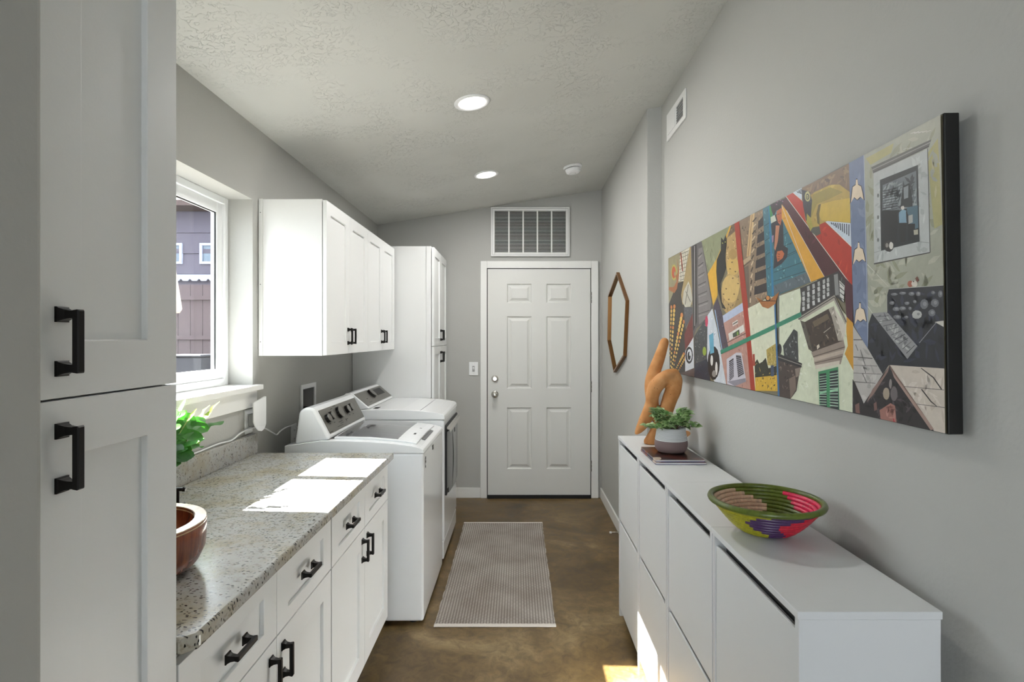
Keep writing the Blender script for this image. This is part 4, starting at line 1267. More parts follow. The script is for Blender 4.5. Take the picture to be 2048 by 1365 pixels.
# ------------------------------------------------------------------ collage canvas on the right wall
# flat printed shapes, one a line: colour | outline in centimetres on the canvas | optional brush marks (two colours, count, size)
ART = """
77705a|0 0 187 0 187 60 0 60
8E8768|0 60 36.2 60 28.6 45 0 35.1
3A332E|0 35.8 15.4 45.4 29.6 45.3 29.3 35.1 28.1 0.7 14.9 0 0 0
A9A04A|15.6 50.8 15 49.1 13.5 47.9 11.4 47.3 9.1 47.6 7 48.6 5.5 50.2 5.1 52.1 5.7 53.8 7.2 55.1 9.4 55.6 11.7 55.2 13.8 54.2 15.1 52.6
B5502E|13.5 51 13.1 49.8 12.1 48.8 10.6 48.4 9 48.6 7.6 49.3 6.6 50.5 6.3 51.9 6.7 53.2 7.8 54.2 9.3 54.6 10.9 54.4 12.3 53.6 13.2 52.4
8E8768|13.2 50.4 13.1 49.9 12.7 49.5 12.1 49.3 11.5 49.4 10.9 49.7 10.5 50.2 10.4 50.7 10.6 51.3 11 51.6 11.6 51.8 12.2 51.7 12.7 51.4 13.1 50.9
A0633A|15.8 58.1 19.7 50.3 15.3 42.8 10.5 40.8 0.2 43.4 0.8 44.8 9.4 44 15 46.5 12.7 49.4 17.4 50.6
CBC7B6|21.6 59.9 36.2 60 28.6 45 18.2 46.1
6b6558|19.3 58.8 35.3 58.5 35 58.8 18.9 59.1
6b6558|19.4 57 34.4 56.8 34.1 57.1 19 57.3
6b6558|19.6 55.2 33.6 55.1 33.3 55.3 19.2 55.5
6b6558|19.7 53.4 32.7 53.3 32.4 53.6 19.4 53.7
6b6558|19.9 51.6 31.8 51.5 31.5 51.8 19.5 51.9
6b6558|20 49.8 30.9 49.7 30.7 50 19.7 50.1
6b6558|20.2 48 30.1 47.9 29.8 48.2 19.9 48.3
6b6558|20.3 46.2 29.1 46.1 28.9 46.4 20 46.5
6b6558|24.5 60 20.1 46 20.7 45.9 25.2 60
6b6558|27.5 59.6 22.5 45.7 23.1 45.6 28.1 59.5
6b6558|30.4 59.2 24.9 45.4 25.5 45.4 31 59
6b6558|33.2 58.7 27.2 45.2 27.8 45.1 33.8 58.6
8a3a26|21.2 59.9 24 50.4 25.9 50.2 23.2 59.7
A08A5C|36.2 60 44.7 59.8 40.2 47.8 39.2 33.2 23.9 34.2 21.9 38.9
B9B5A6|26.3 40.5 33.7 44.5 37.5 40.7 39.2 35.6 36.2 32.5 28.1 32.6 24 35.5
6E6A60|29 40.2 35.9 34.6 36.8 34.7 29.9 40.2
6E6A60|33.1 43 27.7 33.9 28.7 33.8 34.1 42.9
55565A|26 32.7 39.1 32 39 28.3 27.8 22.4|3c3d40 77787c 14 0.7
C77B3C|12.4 33.9 11.8 33.1 10.2 32.8 8.7 33.2 8.1 34.1 8.8 34.9 10.3 35.1 11.8 34.7
D9B45A|11.8 31.7 11.1 31 9.7 30.7 8.2 31.1 7.6 31.9 8.3 32.7 9.8 32.9 11.2 32.5
D9B45A|11.1 29.6 10.5 28.9 9.1 28.6 7.7 29 7.1 29.8 7.8 30.5 9.2 30.7 10.6 30.4
D9B45A|10.5 27.4 9.9 26.7 8.6 26.5 7.2 26.8 6.7 27.6 7.3 28.3 8.6 28.5 10 28.2
D9B45A|9.9 25.3 9.3 24.6 8 24.4 6.7 24.7 6.2 25.4 6.7 26.1 8.1 26.3 9.3 26
C77B3C|9.2 23.1 8.7 22.5 7.4 22.2 6.2 22.5 5.7 23.2 6.2 23.9 7.5 24.1 8.7 23.8
D9B45A|8.6 20.9 8.1 20.3 6.9 20.1 5.7 20.3 5.2 21 5.7 21.6 6.9 21.9 8.1 21.6
D9B45A|7.9 18.8 7.4 18.2 6.3 17.9 5.2 18.2 4.7 18.8 5.2 19.4 6.3 19.6 7.5 19.4
D9B45A|7.3 16.6 6.8 16 5.7 15.8 4.6 16 4.2 16.6 4.7 17.1 5.8 17.4 6.8 17.1
D9B45A|6.6 14.4 6.2 13.8 5.1 13.6 4.1 13.8 3.7 14.3 4.2 14.9 5.2 15.1 6.2 14.9
C77B3C|5.9 12.2 5.5 11.6 4.6 11.4 3.6 11.6 3.2 12.1 3.6 12.6 4.6 12.8 5.6 12.7
D9B45A|5.3 9.9 4.9 9.4 4 9.2 3.1 9.4 2.7 9.9 3.1 10.3 4 10.6 4.9 10.4
D9B45A|4.6 7.7 4.3 7.2 3.4 7 2.6 7.2 2.2 7.6 2.6 8.1 3.4 8.3 4.3 8.1
D9B45A|3.9 5.4 3.6 5 2.8 4.8 2 4.9 1.7 5.3 2.1 5.8 2.9 6 3.6 5.8
D9B45A|3.3 3.2 3 2.8 2.2 2.6 1.5 2.7 1.2 3.1 1.5 3.5 2.3 3.7 3 3.6
C77B3C|6.6 33.8 6.1 33.1 4.9 32.9 3.6 33.3 3.1 34 3.7 34.8 4.9 35 6.1 34.6
D9B45A|6.2 31.8 5.7 31.1 4.5 30.9 3.4 31.2 2.9 31.9 3.4 32.6 4.6 32.9 5.8 32.5
D9B45A|5.8 29.7 5.3 29.1 4.2 28.8 3.1 29.2 2.7 29.8 3.1 30.5 4.3 30.7 5.4 30.4
D9B45A|5.4 27.6 5 27 3.9 26.8 2.8 27.1 2.4 27.7 2.9 28.4 4 28.6 5 28.3
D9B45A|5 25.6 4.6 25 3.6 24.7 2.6 25 2.1 25.6 2.6 26.2 3.6 26.5 4.6 26.2
C77B3C|4.6 23.5 4.2 22.9 3.2 22.7 2.3 23 1.9 23.5 2.3 24.1 3.3 24.3 4.2 24.1
D9B45A|4.2 21.4 3.8 20.9 2.9 20.6 2 20.9 1.6 21.4 2 22 3 22.2 3.9 21.9
D9B45A|3.8 19.3 3.4 18.8 2.6 18.6 1.7 18.8 1.4 19.3 1.8 19.8 2.6 20 3.5 19.8
D9B45A|3.4 17.2 3 16.7 2.2 16.5 1.5 16.7 1.1 17.2 1.5 17.7 2.3 17.9 3.1 17.7
D9B45A|3 15.1 2.7 14.7 1.9 14.5 1.2 14.6 0.9 15.1 1.2 15.5 2 15.7 2.7 15.5
C77B3C|2.6 13 2.3 12.6 1.6 12.4 0.9 12.5 0.6 12.9 0.9 13.4 1.6 13.5 2.3 13.4
D9B45A|2.2 10.9 1.9 10.5 1.3 10.3 0.6 10.5 0.4 10.8 0.7 11.2 1.3 11.4 1.9 11.2
D9B45A|1.7 8.7 1.5 8.4 0.9 8.2 0.4 8.4 0.1 8.7 0.4 9 1 9.2 1.5 9.1
C77B3C|24.8 28.9 24.2 28 22.6 27.7 21.1 28.1 20.5 29.1 21.1 30 22.7 30.3 24.2 29.9
D9B45A|23.5 27.2 22.9 26.3 21.4 26 19.9 26.4 19.3 27.3 20 28.2 21.5 28.5 22.9 28.1
D9B45A|22.2 25.4 21.6 24.5 20.1 24.2 18.7 24.6 18.1 25.5 18.8 26.3 20.2 26.7 21.6 26.2
D9B45A|20.9 23.6 20.3 22.8 18.9 22.5 17.5 22.8 16.9 23.7 17.5 24.5 19 24.8 20.3 24.4
D9B45A|19.5 21.8 19 21 17.6 20.7 16.3 21 15.7 21.8 16.3 22.6 17.7 22.9 19 22.6
C77B3C|18.2 19.9 17.6 19.2 16.3 18.9 15 19.2 14.5 20 15.1 20.7 16.4 21 17.7 20.7
D9B45A|16.8 18.1 16.3 17.4 15 17.1 13.8 17.4 13.3 18.1 13.8 18.8 15.1 19.1 16.3 18.8
D9B45A|15.4 16.2 14.9 15.5 13.7 15.2 12.5 15.5 12.1 16.2 12.6 16.9 13.8 17.2 15 16.9
D9B45A|14 14.3 13.5 13.7 12.4 13.4 11.3 13.6 10.8 14.3 11.3 15 12.5 15.2 13.6 15
D9B45A|12.6 12.4 12.2 11.8 11.1 11.5 10 11.8 9.6 12.4 10 13 11.1 13.3 12.2 13
C77B3C|11.2 10.5 10.8 9.9 9.7 9.6 8.7 9.9 8.3 10.4 8.7 11 9.8 11.3 10.8 11.1
D9B45A|9.8 8.6 9.3 8 8.4 7.7 7.4 7.9 7 8.5 7.4 9 8.4 9.3 9.4 9.1
D9B45A|8.3 6.6 7.9 6.1 7 5.8 6.1 6 5.7 6.5 6.1 7 7 7.3 8 7.1
D9B45A|6.8 4.6 6.5 4.1 5.6 3.9 4.8 4 4.4 4.5 4.8 5 5.7 5.2 6.5 5.1
D9B45A|5.4 2.6 5 2.1 4.2 1.9 3.4 2.1 3.1 2.5 3.5 2.9 4.3 3.2 5 3
C77B3C|27.5 25.6 26.9 24.9 25.7 24.6 24.5 25 24.1 25.7 24.6 26.4 25.8 26.7 27 26.3
D9B45A|25.9 23.8 25.4 23.1 24.2 22.8 23.1 23.1 22.6 23.8 23.1 24.5 24.3 24.8 25.5 24.5
D9B45A|24.3 21.9 23.9 21.2 22.7 21 21.6 21.3 21.2 22 21.7 22.6 22.8 22.9 23.9 22.6
D9B45A|22.8 20 22.3 19.4 21.2 19.1 20.1 19.4 19.7 20 20.2 20.7 21.3 20.9 22.3 20.7
D9B45A|21.2 18.1 20.7 17.5 19.7 17.3 18.7 17.5 18.2 18.1 18.7 18.7 19.7 19 20.8 18.7
C77B3C|19.5 16.2 19.1 15.6 18.1 15.4 17.1 15.6 16.7 16.2 17.2 16.8 18.2 17 19.1 16.8
D9B45A|17.9 14.2 17.5 13.7 16.5 13.5 15.6 13.7 15.2 14.2 15.6 14.8 16.6 15 17.5 14.8
D9B45A|16.2 12.3 15.8 11.8 14.9 11.5 14.1 11.7 13.7 12.2 14.1 12.7 15 13 15.9 12.8
D9B45A|14.5 10.3 14.2 9.8 13.3 9.6 12.5 9.7 12.2 10.2 12.5 10.7 13.4 10.9 14.2 10.8
D9B45A|12.8 8.3 12.5 7.8 11.7 7.6 10.9 7.7 10.6 8.2 10.9 8.6 11.7 8.9 12.5 8.7
C77B3C|11.1 6.2 10.8 5.8 10 5.6 9.3 5.7 9 6.1 9.3 6.6 10.1 6.8 10.8 6.6
D9B45A|9.3 4.1 9 3.7 8.4 3.5 7.7 3.7 7.4 4 7.7 4.4 8.4 4.6 9.1 4.5
D9B45A|7.6 2 7.3 1.7 6.7 1.5 6 1.6 5.8 1.9 6.1 2.3 6.7 2.5 7.3 2.4
C77B3C|27.1 10.2 26.6 9.6 25.2 9.4 23.9 9.6 23.3 10.1 23.9 10.7 25.3 10.9 26.6 10.7
D9B45A|25.4 9.2 24.8 8.7 23.6 8.4 22.3 8.6 21.8 9.1 22.3 9.6 23.6 9.9 24.9 9.7
D9B45A|23.6 8.2 23.1 7.7 21.9 7.5 20.7 7.6 20.2 8.1 20.7 8.6 22 8.9 23.1 8.7
D9B45A|21.8 7.2 21.3 6.8 20.2 6.5 19.1 6.7 18.6 7.1 19.1 7.6 20.3 7.8 21.4 7.7
D9B45A|20 6.2 19.6 5.8 18.5 5.6 17.5 5.7 17.1 6.1 17.5 6.5 18.6 6.7 19.6 6.6
C77B3C|18.1 5.2 17.7 4.8 16.8 4.6 15.8 4.7 15.5 5 15.9 5.4 16.8 5.6 17.8 5.5
D9B45A|16.3 4.1 15.9 3.8 15 3.6 14.2 3.7 13.8 4 14.2 4.4 15.1 4.5 15.9 4.4
D9B45A|14.4 3.1 14 2.7 13.3 2.6 12.5 2.7 12.2 2.9 12.5 3.3 13.3 3.4 14.1 3.3
D9B45A|12.4 2 12.1 1.7 11.5 1.6 10.8 1.6 10.5 1.9 10.8 2.1 11.5 2.3 12.2 2.2
C77B3C|29 8.4 28.4 7.8 27.3 7.6 26.1 7.7 25.6 8.2 26.1 8.7 27.3 9 28.5 8.8
D9B45A|27.1 7.3 26.7 6.8 25.6 6.6 24.5 6.8 24 7.2 24.5 7.7 25.6 7.9 26.7 7.8
D9B45A|25.3 6.3 24.9 5.8 23.9 5.6 22.8 5.7 22.4 6.2 22.9 6.6 23.9 6.8 24.9 6.7
D9B45A|23.5 5.2 23.1 4.8 22.1 4.6 21.2 4.7 20.8 5.1 21.2 5.5 22.2 5.7 23.1 5.6
D9B45A|21.6 4.2 21.2 3.8 20.4 3.6 19.5 3.7 19.2 4 19.5 4.4 20.4 4.6 21.2 4.5
C77B3C|19.7 3.1 19.3 2.7 18.6 2.6 17.8 2.6 17.5 2.9 17.8 3.3 18.6 3.4 19.4 3.4
D9B45A|17.7 2 17.4 1.7 16.8 1.5 16.1 1.6 15.8 1.8 16.1 2.1 16.8 2.3 17.5 2.2
D9B45A|15.8 0.8 15.5 0.6 14.9 0.4 14.3 0.5 14.1 0.7 14.4 1 14.9 1.1 15.5 1.1
6E2E2A|39.6 29.5 40 17.9 27.4 12.1 26.6 19.8|5a2422 8a4038 10 0.8
C9CDD2|40 18.2 40.3 4.2 27.1 1.7 27.4 11.5
1E1E20|39 10 38.4 8.2 36.8 6.8 34.6 5.9 32.1 5.8 29.8 6.5 28.3 7.8 27.7 9.6 28.4 11.4 30 12.8 32.4 13.7 34.8 13.7 37 13 38.5 11.6
C9CDD2|37.6 9.9 37.2 8.6 36.1 7.6 34.6 7 32.9 6.9 31.4 7.4 30.4 8.4 30 9.7 30.5 11 31.6 12 33.1 12.6 34.8 12.7 36.3 12.1 37.3 11.2
1E1E20|35.8 9.5 35.6 8.7 34.9 8 33.9 7.5 32.9 7.5 31.9 7.8 31.3 8.5 31 9.4 31.3 10.3 32 11 33 11.4 34.1 11.4 35 11.1 35.6 10.4
C9CDD2|35.7 10.5 35.6 10 35.3 9.7 34.9 9.5 34.4 9.5 34 9.6 33.8 10 33.7 10.4 33.8 10.8 34.1 11.2 34.5 11.4 34.9 11.4 35.3 11.2 35.6 10.9
5A4A46|27.1 1.7 40.3 4.1 40.8 0 14.8 0|8a5a4a 3c3432 8 0.8
5E5A5A|38.1 60 53.6 60 56 54.4 65.6 29.9 59.2 25.8 44.4 22.1 39.6 17.9 39.2 34.4
332f2f|40.1 59.7 46.2 60 45.4 25.1 40.1 21
8a8686|42.6 59.6 41.4 23.4 42.7 23.3 43.9 59.4
7C7676|48.6 57.4 53.5 57.1 63.8 32.8 61.6 27.4 48.1 23.8 47 45.8
474242|48.2 53.8 53.8 54.6 53.1 55 47.5 54.1
9a9494|48.8 52.8 52.9 53.7 52.2 54 48.2 53.1
474242|48 49.5 55.1 50.3 54.5 50.7 47.4 49.9
9a9494|48.6 48.6 54.2 49.3 53.7 49.6 48.1 48.9
474242|47.8 45.3 56.4 46 55.9 46.3 47.3 45.6
9a9494|48.4 44.3 55.5 45 55.1 45.3 48 44.7
474242|47.6 41 57.8 41.7 57.3 42.1 47.2 41.4
9a9494|48.3 40.1 56.9 40.7 56.5 41 47.9 40.4
474242|47.5 36.8 59.1 37.6 58.7 37.9 47 37.1
9a9494|48.1 35.9 58.2 36.5 57.9 36.8 47.8 36.2
474242|47.3 32.5 60.4 33.4 60 33.7 46.9 32.9
9a9494|48 31.6 59.5 32.4 59.2 32.7 47.7 31.9
474242|47.2 28.3 61.7 29.3 61.4 29.6 46.8 28.6
9a9494|47.8 27.4 60.8 28.3 60.6 28.5 47.5 27.7
45494B|41.1 18.5 55.9 25.9 59.8 22.4 59.4 8.4 41.1 5.9|1e2122 8b9090 60 0.7
8FA53A|56.9 12.2 56.7 11.4 56 10.7 55.1 10.3 54 10.3 53.1 10.6 52.4 11.3 52.2 12.1 52.5 13 53.2 13.7 54.1 14.1 55.2 14.1 56.1 13.7 56.7 13.1
27303F|41.1 6.1 59.4 9.1 61.5 0 40.4 0|1a2130 3a4458 14 0.9
C6CCD4|59.2 27.5 64.8 30 69.8 21.7 73.8 13.2 78.6 0 66.1 0 59.3 5.6 57.8 9.4|8fa0b0 e4e6ea 14 0.9
1C1A1C|72.4 7.9 71.7 4.9 69.7 2.4 67 0.9 63.8 0.6 61 1.8 59 4.1 58.4 7.2 59.2 10.4 61.4 12.9 64.3 14.3 67.4 14.4 70.1 13.1 71.8 10.8
D9D6D2|64.9 8.6 64.7 7.7 64.3 6.9 63.6 6.4 62.9 6.4 62.3 6.8 61.9 7.5 61.8 8.5 62 9.4 62.4 10.2 63.1 10.7 63.8 10.7 64.4 10.3 64.8 9.6
D9D6D2|69.9 5.6 69.7 4.4 69.3 3.5 68.8 2.9 68.2 2.9 67.7 3.4 67.3 4.3 67.2 5.5 67.4 6.6 67.8 7.6 68.3 8.2 68.9 8.2 69.4 7.7 69.8 6.8
8C8884|68.3 3.4 68.1 2.8 67.4 2.2 66.4 1.9 65.4 1.8 64.4 2 63.7 2.4 63.5 3 63.8 3.7 64.5 4.2 65.4 4.6 66.5 4.6 67.5 4.4 68.1 4
5FA3BF|60.5 19 65.6 20.1 66.2 11.9 61.6 11.2
C0365A|59.6 24.9 59.4 23.9 58.9 23.1 58.2 22.7 57.4 22.7 56.6 23.1 56.2 24 56 25 56.2 26.1 56.8 26.9 57.5 27.3 58.3 27.3 59 26.8 59.5 25.9
4A3F4E|65.9 30.5 70.9 33.9 77 25.2 81.6 13.9 75.2 12.9|2c2630 6a5c6c 14 0.8
8FB0D0|67.4 29.3 74.8 12.7 75.6 12.7 68.2 29.3
8C9070|52.8 60 85.9 60 84.6 59.4 75 51.9 60.6 44.7|a2a588 787c5c 16 1.6
D9A832|84.4 60 86.2 60 84.6 58.4 81.3 56.5 75 51.9 70.6 46.7 70.9 35 65.9 31.3 59.8 44.8 70.7 49.9
B59660|82 57.4 89.6 60 92.3 48.6 95.8 30.6 81.1 26.8 75.7 29.6 74.5 36.2 81.5 42.7 79.7 47.1|5e4a30 d9bd84 60 0.9
CBA95F|92.5 43.8 91.9 42.4 90.3 41.4 87.9 41.1 85.3 41.4 82.8 42.3 81.1 43.8 80.5 45.4 81.2 46.9 83 47.8 85.5 48.1 88.1 47.7 90.4 46.7 92 45.3
CFAF6C|93.1 35.6 92.2 33.5 89.9 31.9 86.4 31.1 82.4 31.4 78.7 32.7 76.2 34.8 75.3 37.2 76.3 39.5 79 41.1 82.7 41.7 86.7 41.2 90.1 39.9 92.3 37.8
A98A50|90.5 48.4 90.1 47.6 89.1 47.1 87.6 47 85.9 47.2 84.4 47.8 83.4 48.7 83 49.6 83.4 50.4 84.5 50.9 86.1 51.1 87.7 50.8 89.2 50.2 90.2 49.3
9a8050|94.9 40.1 95.8 30.6 86.2 28.1 91.3 33.8
6E5430|85 43.8 84.7 43.7 83.9 43.7 83.3 43.9 83.3 44.1 84 44.2 84.7 44
6E5430|89.9 42.2 89.6 42 88.9 42.1 88.3 42.3 88.3 42.5 88.9 42.6 89.6 42.4
6E5430|87.4 40 87.1 39.9 86.4 39.9 85.8 40.1 85.8 40.3 86.4 40.4 87.1 40.3
6E5430|92.2 37.6 91.9 37.4 91.2 37.5 90.6 37.6 90.6 37.9 91.2 37.9 91.9 37.8
6E5430|81 36.7 80.6 36.5 79.8 36.6 79.2 36.8 79.2 37 79.8 37.1 80.6 36.9
6E5430|88.5 34.1 88.2 33.9 87.4 33.9 86.9 34.1 86.9 34.3 87.5 34.4 88.2 34.3
6E5430|83.4 32.5 83.1 32.3 82.3 32.3 81.7 32.5 81.7 32.7 82.3 32.8 83.1 32.7
6E5430|92 31.8 91.7 31.7 91 31.7 90.5 31.8 90.5 32.1 91 32.1 91.7 32
6E5430|78.2 34.9 77.9 34.7 77 34.7 76.4 34.9 76.4 35.2 77.1 35.2 77.9 35.1
6E5430|87 46 86.7 45.9 85.9 45.9 85.3 46.1 85.3 46.4 85.9 46.4 86.7 46.3
1C1B18|75.5 57.5 77.9 55.8 80.4 57.6 81.1 53.5 79.4 50.2 80.5 44.9 74.3 39.4 75.5 32 79.8 29 75.7 29.6 71 37.6 69.8 44.7 70.6 49.4 75 52.4
C9D060|76.3 54.9 77.3 54.6 77.6 54.8 76.7 55.2
C9D060|79.4 54.7 80.3 54.6 80 55 79.1 55
6E5A44|85.7 60 88.7 60 90.1 57.2 82.2 56.1|3c3024 a08a68 10 0.7
AFB9D2|76.1 26.6 95.8 30.6 96.2 27.7 76.9 23.7
B58A7E|76.9 23.7 96.2 27.7 102 0 78.9 0 73.8 11.1 81.6 14.1|9a6e64 c9a296 40 1.1
D5D2CC|81.5 19.5 95.6 22.7 96.4 20.4 82.7 16.9
3E4A3A|85.7 19.5 91.8 21 92.3 19.1 86.2 18
7fa04a|91.2 19.6 91.1 19.2 90.9 19 90.5 18.8 90.2 18.8 89.8 19 89.6 19.2 89.5 19.6 89.6 19.9 89.9 20.2 90.2 20.3 90.6 20.3 90.9 20.2 91.1 19.9
CFCBC6|85.5 23.5 90.4 24.6 91 23.3 86.1 22.2
5a504c|86.3 22.8 90.8 23.7 90.3 24.1 85.8 23.1
5c423c|76.8 15.2 97.4 19.4 97.2 19.7 76.5 15.4
C3C0CA|79.5 9.7 88.9 12.5 93.6 12.6 97.3 2.8 87.3 0 79.7 0.1
8C8894|80 1.1 96.8 3.7 97.3 2.5 87.3 0
2C2B33|82.1 9.1 86.3 10.4 86.4 3.5 82.1 1.5
2C2B33|88.6 11.5 93 11.5 95.6 5.2 90.4 3.5
A9A6B4|82.2 8.3 86.6 9.5 86.3 9.7 81.9 8.4
A9A6B4|89 10.6 93.2 11.1 93.2 11.2 88.9 10.8
A9A6B4|82.2 7.6 86.6 8.9 86.3 9.1 81.9 7.7
A9A6B4|89.1 9.9 93.5 10.4 93.4 10.6 89 10.1
A9A6B4|82.2 6.8 86.5 8.3 86.3 8.4 81.9 7
A9A6B4|89.3 9.2 93.7 9.8 93.6 10 89.2 9.4
A9A6B4|82.2 6.1 86.5 7.6 86.2 7.8 81.9 6.3
A9A6B4|89.5 8.4 93.9 9.2 93.8 9.4 89.4 8.6
A9A6B4|82.1 5.4 86.5 7 86.2 7.1 81.8 5.6
A9A6B4|89.7 7.7 94.1 8.6 94 8.8 89.5 7.9
A9A6B4|82.1 4.7 86.5 6.3 86.2 6.5 81.8 4.9
A9A6B4|89.9 7 94.4 8 94.2 8.2 89.7 7.2
A9A6B4|82.1 4 86.5 5.7 86.2 5.8 81.8 4.2
A9A6B4|90.1 6.3 94.6 7.4 94.4 7.6 89.9 6.5
A9A6B4|82.1 3.3 86.5 5.1 86.1 5.2 81.8 3.4
A9A6B4|90.2 5.6 94.8 6.8 94.6 7 90 5.7
A9A6B4|82.1 2.6 86.4 4.4 86.1 4.6 81.7 2.7
A9A6B4|90.4 4.9 95 6.2 94.8 6.4 90.2 5
A9A6B4|82.1 1.9 86.4 3.8 86.1 3.9 81.7 2
A9A6B4|90.6 4.2 95.2 5.6 95 5.8 90.3 4.3
A5331F|88.8 60 93.2 60 95.2 48.2 100.2 28 104.9 0 101 0 97.2 21.2 91.6 45.4
8A7560|93.2 60 112.7 59.6 115.4 31.6 100 28.1 96.5 46.1|4c3c30 b59a78 90 0.8
CDAE7E|102.7 60 106.1 60 102.3 46.3 99 46.2
8A6A44|103.8 59.9 100.2 46.5 100.7 46.3 104.3 59.8
B8A080|96 45.4 102.3 46.3 102.6 44.9 96.6 43.7
5a4634|96.7 43.1 103 44.3 102.5 44.6 96.1 43.5
6a5a4c|96.8 42.7 100.6 43.2 101.3 28.9 100 28.1
2E2628|108.7 56.6 112.3 57.5 112.4 54.5 108.2 54
2E2628|107.9 52.1 113.4 52.7 113.5 49.7 107.4 49.4
2E2628|107.2 48 113.8 48.5 113.9 45.6 106.7 45.3
2E2628|106.5 43.9 114.1 44.4 114.2 41.5 106 41.2
2E2628|105.7 39.8 114.5 40.3 114.6 37.4 105.3 37.1
2E2628|105.2 35.1 114.9 35.8 115 32.9 104.7 32.4
3a2e26|106.9 58.4 104 57.5 104.7 57.1 107.6 58
CDB898|106.5 56.4 103.8 55.5 104.5 55.1 107.2 56
3a2e26|106.1 54.4 103.6 53.4 104.3 53 106.8 54
CDB898|105.7 52.4 103.3 51.3 104.1 50.9 106.4 52
3a2e26|105.2 50.3 103.1 49.2 103.9 48.8 106 50
CDB898|104.8 48.3 102.9 47.1 103.7 46.8 105.6 48
3a2e26|104.4 46.2 102.7 45 103.5 44.7 105.2 45.9
CDB898|103.9 44.2 102.4 42.9 103.3 42.6 104.8 43.9
3a2e26|103.5 42.1 102.2 40.7 103.1 40.5 104.4 41.9
CDB898|103.1 40 102 38.6 102.9 38.4 104 39.8
3a2e26|102.7 37.9 101.8 36.5 102.7 36.3 103.6 37.7
CDB898|102.2 35.8 101.5 34.3 102.5 34.2 103.1 35.7
3a2e26|101.8 33.7 101.3 32.2 102.3 32.1 102.7 33.6
CDB898|101.3 31.6 101.1 30.1 102 30 102.3 31.5
2F6C84|112.4 59.6 118.2 59.5 119.1 37.3 119.1 31.5 115.4 32.3|4a90a8 1e4c5e 26 0.8
D5D6BE|99.6 28.2 119.4 31.5 121.4 1.5 104.7 0 101.1 21.1|c6c8ae dfe0cc 16 1.2
B09A50|113.3 14.1 120.1 16.3 121.3 9 114.1 9.2|d6c98e 7a6a30 30 0.6
2C2E22|104.4 9.4 106.5 10.8 108.1 9.4 110.4 10.1 112.8 11.5 114.6 8.2 120.9 9.4 121.2 5.5 104.7 3.1|4a4c38 c9a94a 22 0.6
D2A93A|104.8 4.5 121.2 6.5 121.4 1.5 104.7 0|2c2e22 e6c860 24 0.7
A5402E|102.9 12.3 104.6 12.5 104.9 8.5 103.1 8.3
3C4A66|116.2 9.1 118.3 9.4 118.4 5.9 116.3 5.7
6E6C66|120.9 31.3 123.8 32.2 125.9 14.6 123.6 12.6 121.8 14.5
3A7180|112.1 59.9 116.8 59.9 124.8 59.1 140.6 33.2 117.6 30.8 114.4 31.7|6fa6b0 285461 70 0.8
5A666E|118.7 34.3 138 36.1 140.6 33.2 127.3 32 118.8 31.3|46525a 78848c 20 0.9
1E4550|125.8 48.7 129.3 49.2 129.1 49.3 125.6 48.9
1E4550|120 45.1 131.9 45.6 131.7 45.8 119.8 45.3
1E4550|127.7 42.4 133.1 42.9 133 43.1 127.5 42.6
1E4550|119.6 41.3 134.2 42.5 134 42.6 119.4 41.5
1E4550|119.3 38.3 136.6 39.1 136.5 39.3 119.2 38.5
1E4550|119 35.5 138.1 36.4 138 36.6 118.9 35.7
1E4550|113.1 54 116.8 54.4 116.5 54.6 112.9 54.2
1E4550|113.6 49.2 117.6 49.7 117.4 49.9 113.4 49.4
1E4550|114.2 44.5 118.1 45.1 117.9 45.3 114 44.7
1E4550|114.4 39.9 118.6 40.5 118.4 40.7 114.2 40.1
1f78a6|116.1 59.8 117.2 59.8 119.1 31.3 117.7 31.1
2F8A4A|116.6 60 118.4 58.9 118.8 56.4 117.3 54.7
2A2028|117.4 60 127.7 59.6 128 58.3 124.8 57.9 124.8 56.8 121.5 57.3 119.7 55.9 118.3 57.7
8a5a7a|122.7 59.6 122.5 59.5 122 59.6 121.6 59.8 121.7 60 122 60 122.5 59.8
8a5a7a|124.5 59.6 124.3 59.5 123.8 59.6 123.5 59.8 123.5 60 123.8 60 124.3 59.8
8a5a7a|125.9 58.9 125.7 58.8 125.3 58.9 124.9 59.1 124.9 59.3 125.3 59.3 125.7 59.1
8a5a7a|122.1 58.9 121.9 58.8 121.4 58.9 121 59.1 121 59.3 121.4 59.3 121.9 59.1
2B2A33|117.7 53.4 119.6 55.7 122.1 56.3 125.5 52.6 125.7 45.7 128.3 44.4 127.7 41.9 124.3 40.4 119 39.5 119.8 45.2 118.2 51.2
B5623E|121.5 57 124.6 57.3 125 54.4 123.8 52.1 122.3 53.4 121.4 55.5
3a2018|122.1 55.7 123.2 55.7 123.1 55.9 122 55.9
3a2018|123.7 55.7 124.5 55.7 124.4 55.9 123.5 55.9
6a2a20|122.8 53.4 124 53.4 123.8 53.6 122.6 53.6
C9CFC0|117.5 56 120.2 56.1 121.3 54.1 117.7 54
C08060|120.9 52.7 123.3 52.2 122.1 47.7 120.4 45 119.6 45.8
C0683E|121.6 44.6 124.7 44.4 126 43.2 125 42 121.7 41.3 121 43.4
4a2418|121.7 43.8 123.2 43.3 123.3 43.5 121.8 43.9
4a2418|121.7 43 123.2 42.6 123.2 42.8 121.7 43.1
4a2418|121.7 42.1 123.2 41.9 123.2 42.1 121.7 42.3
9A7A98|118.1 50 119.5 50 119.2 48 118.3 47.8
D9A136|124.8 58.3 127.6 55.8 147.2 33.9 140.6 33.2 124.7 54.2|c98e28 e0b050 16 1.4
4A1620|125.1 58.3 127.5 60 131.9 58.4 158.8 30.4 158.8 21.8 156.5 31.3 153 34.5 147.2 33.9 127.6 55.8|3a1018 5c2230 24 1.4
B52E18|127.5 60 131.6 60 158.9 39.8 158.9 30.2|a02612 c83e22 24 1.6
C9D2DE|131.6 60 137 60 137.5 56.1
C9D2DE|147.8 48.4 158.6 45.6 158.8 39.9
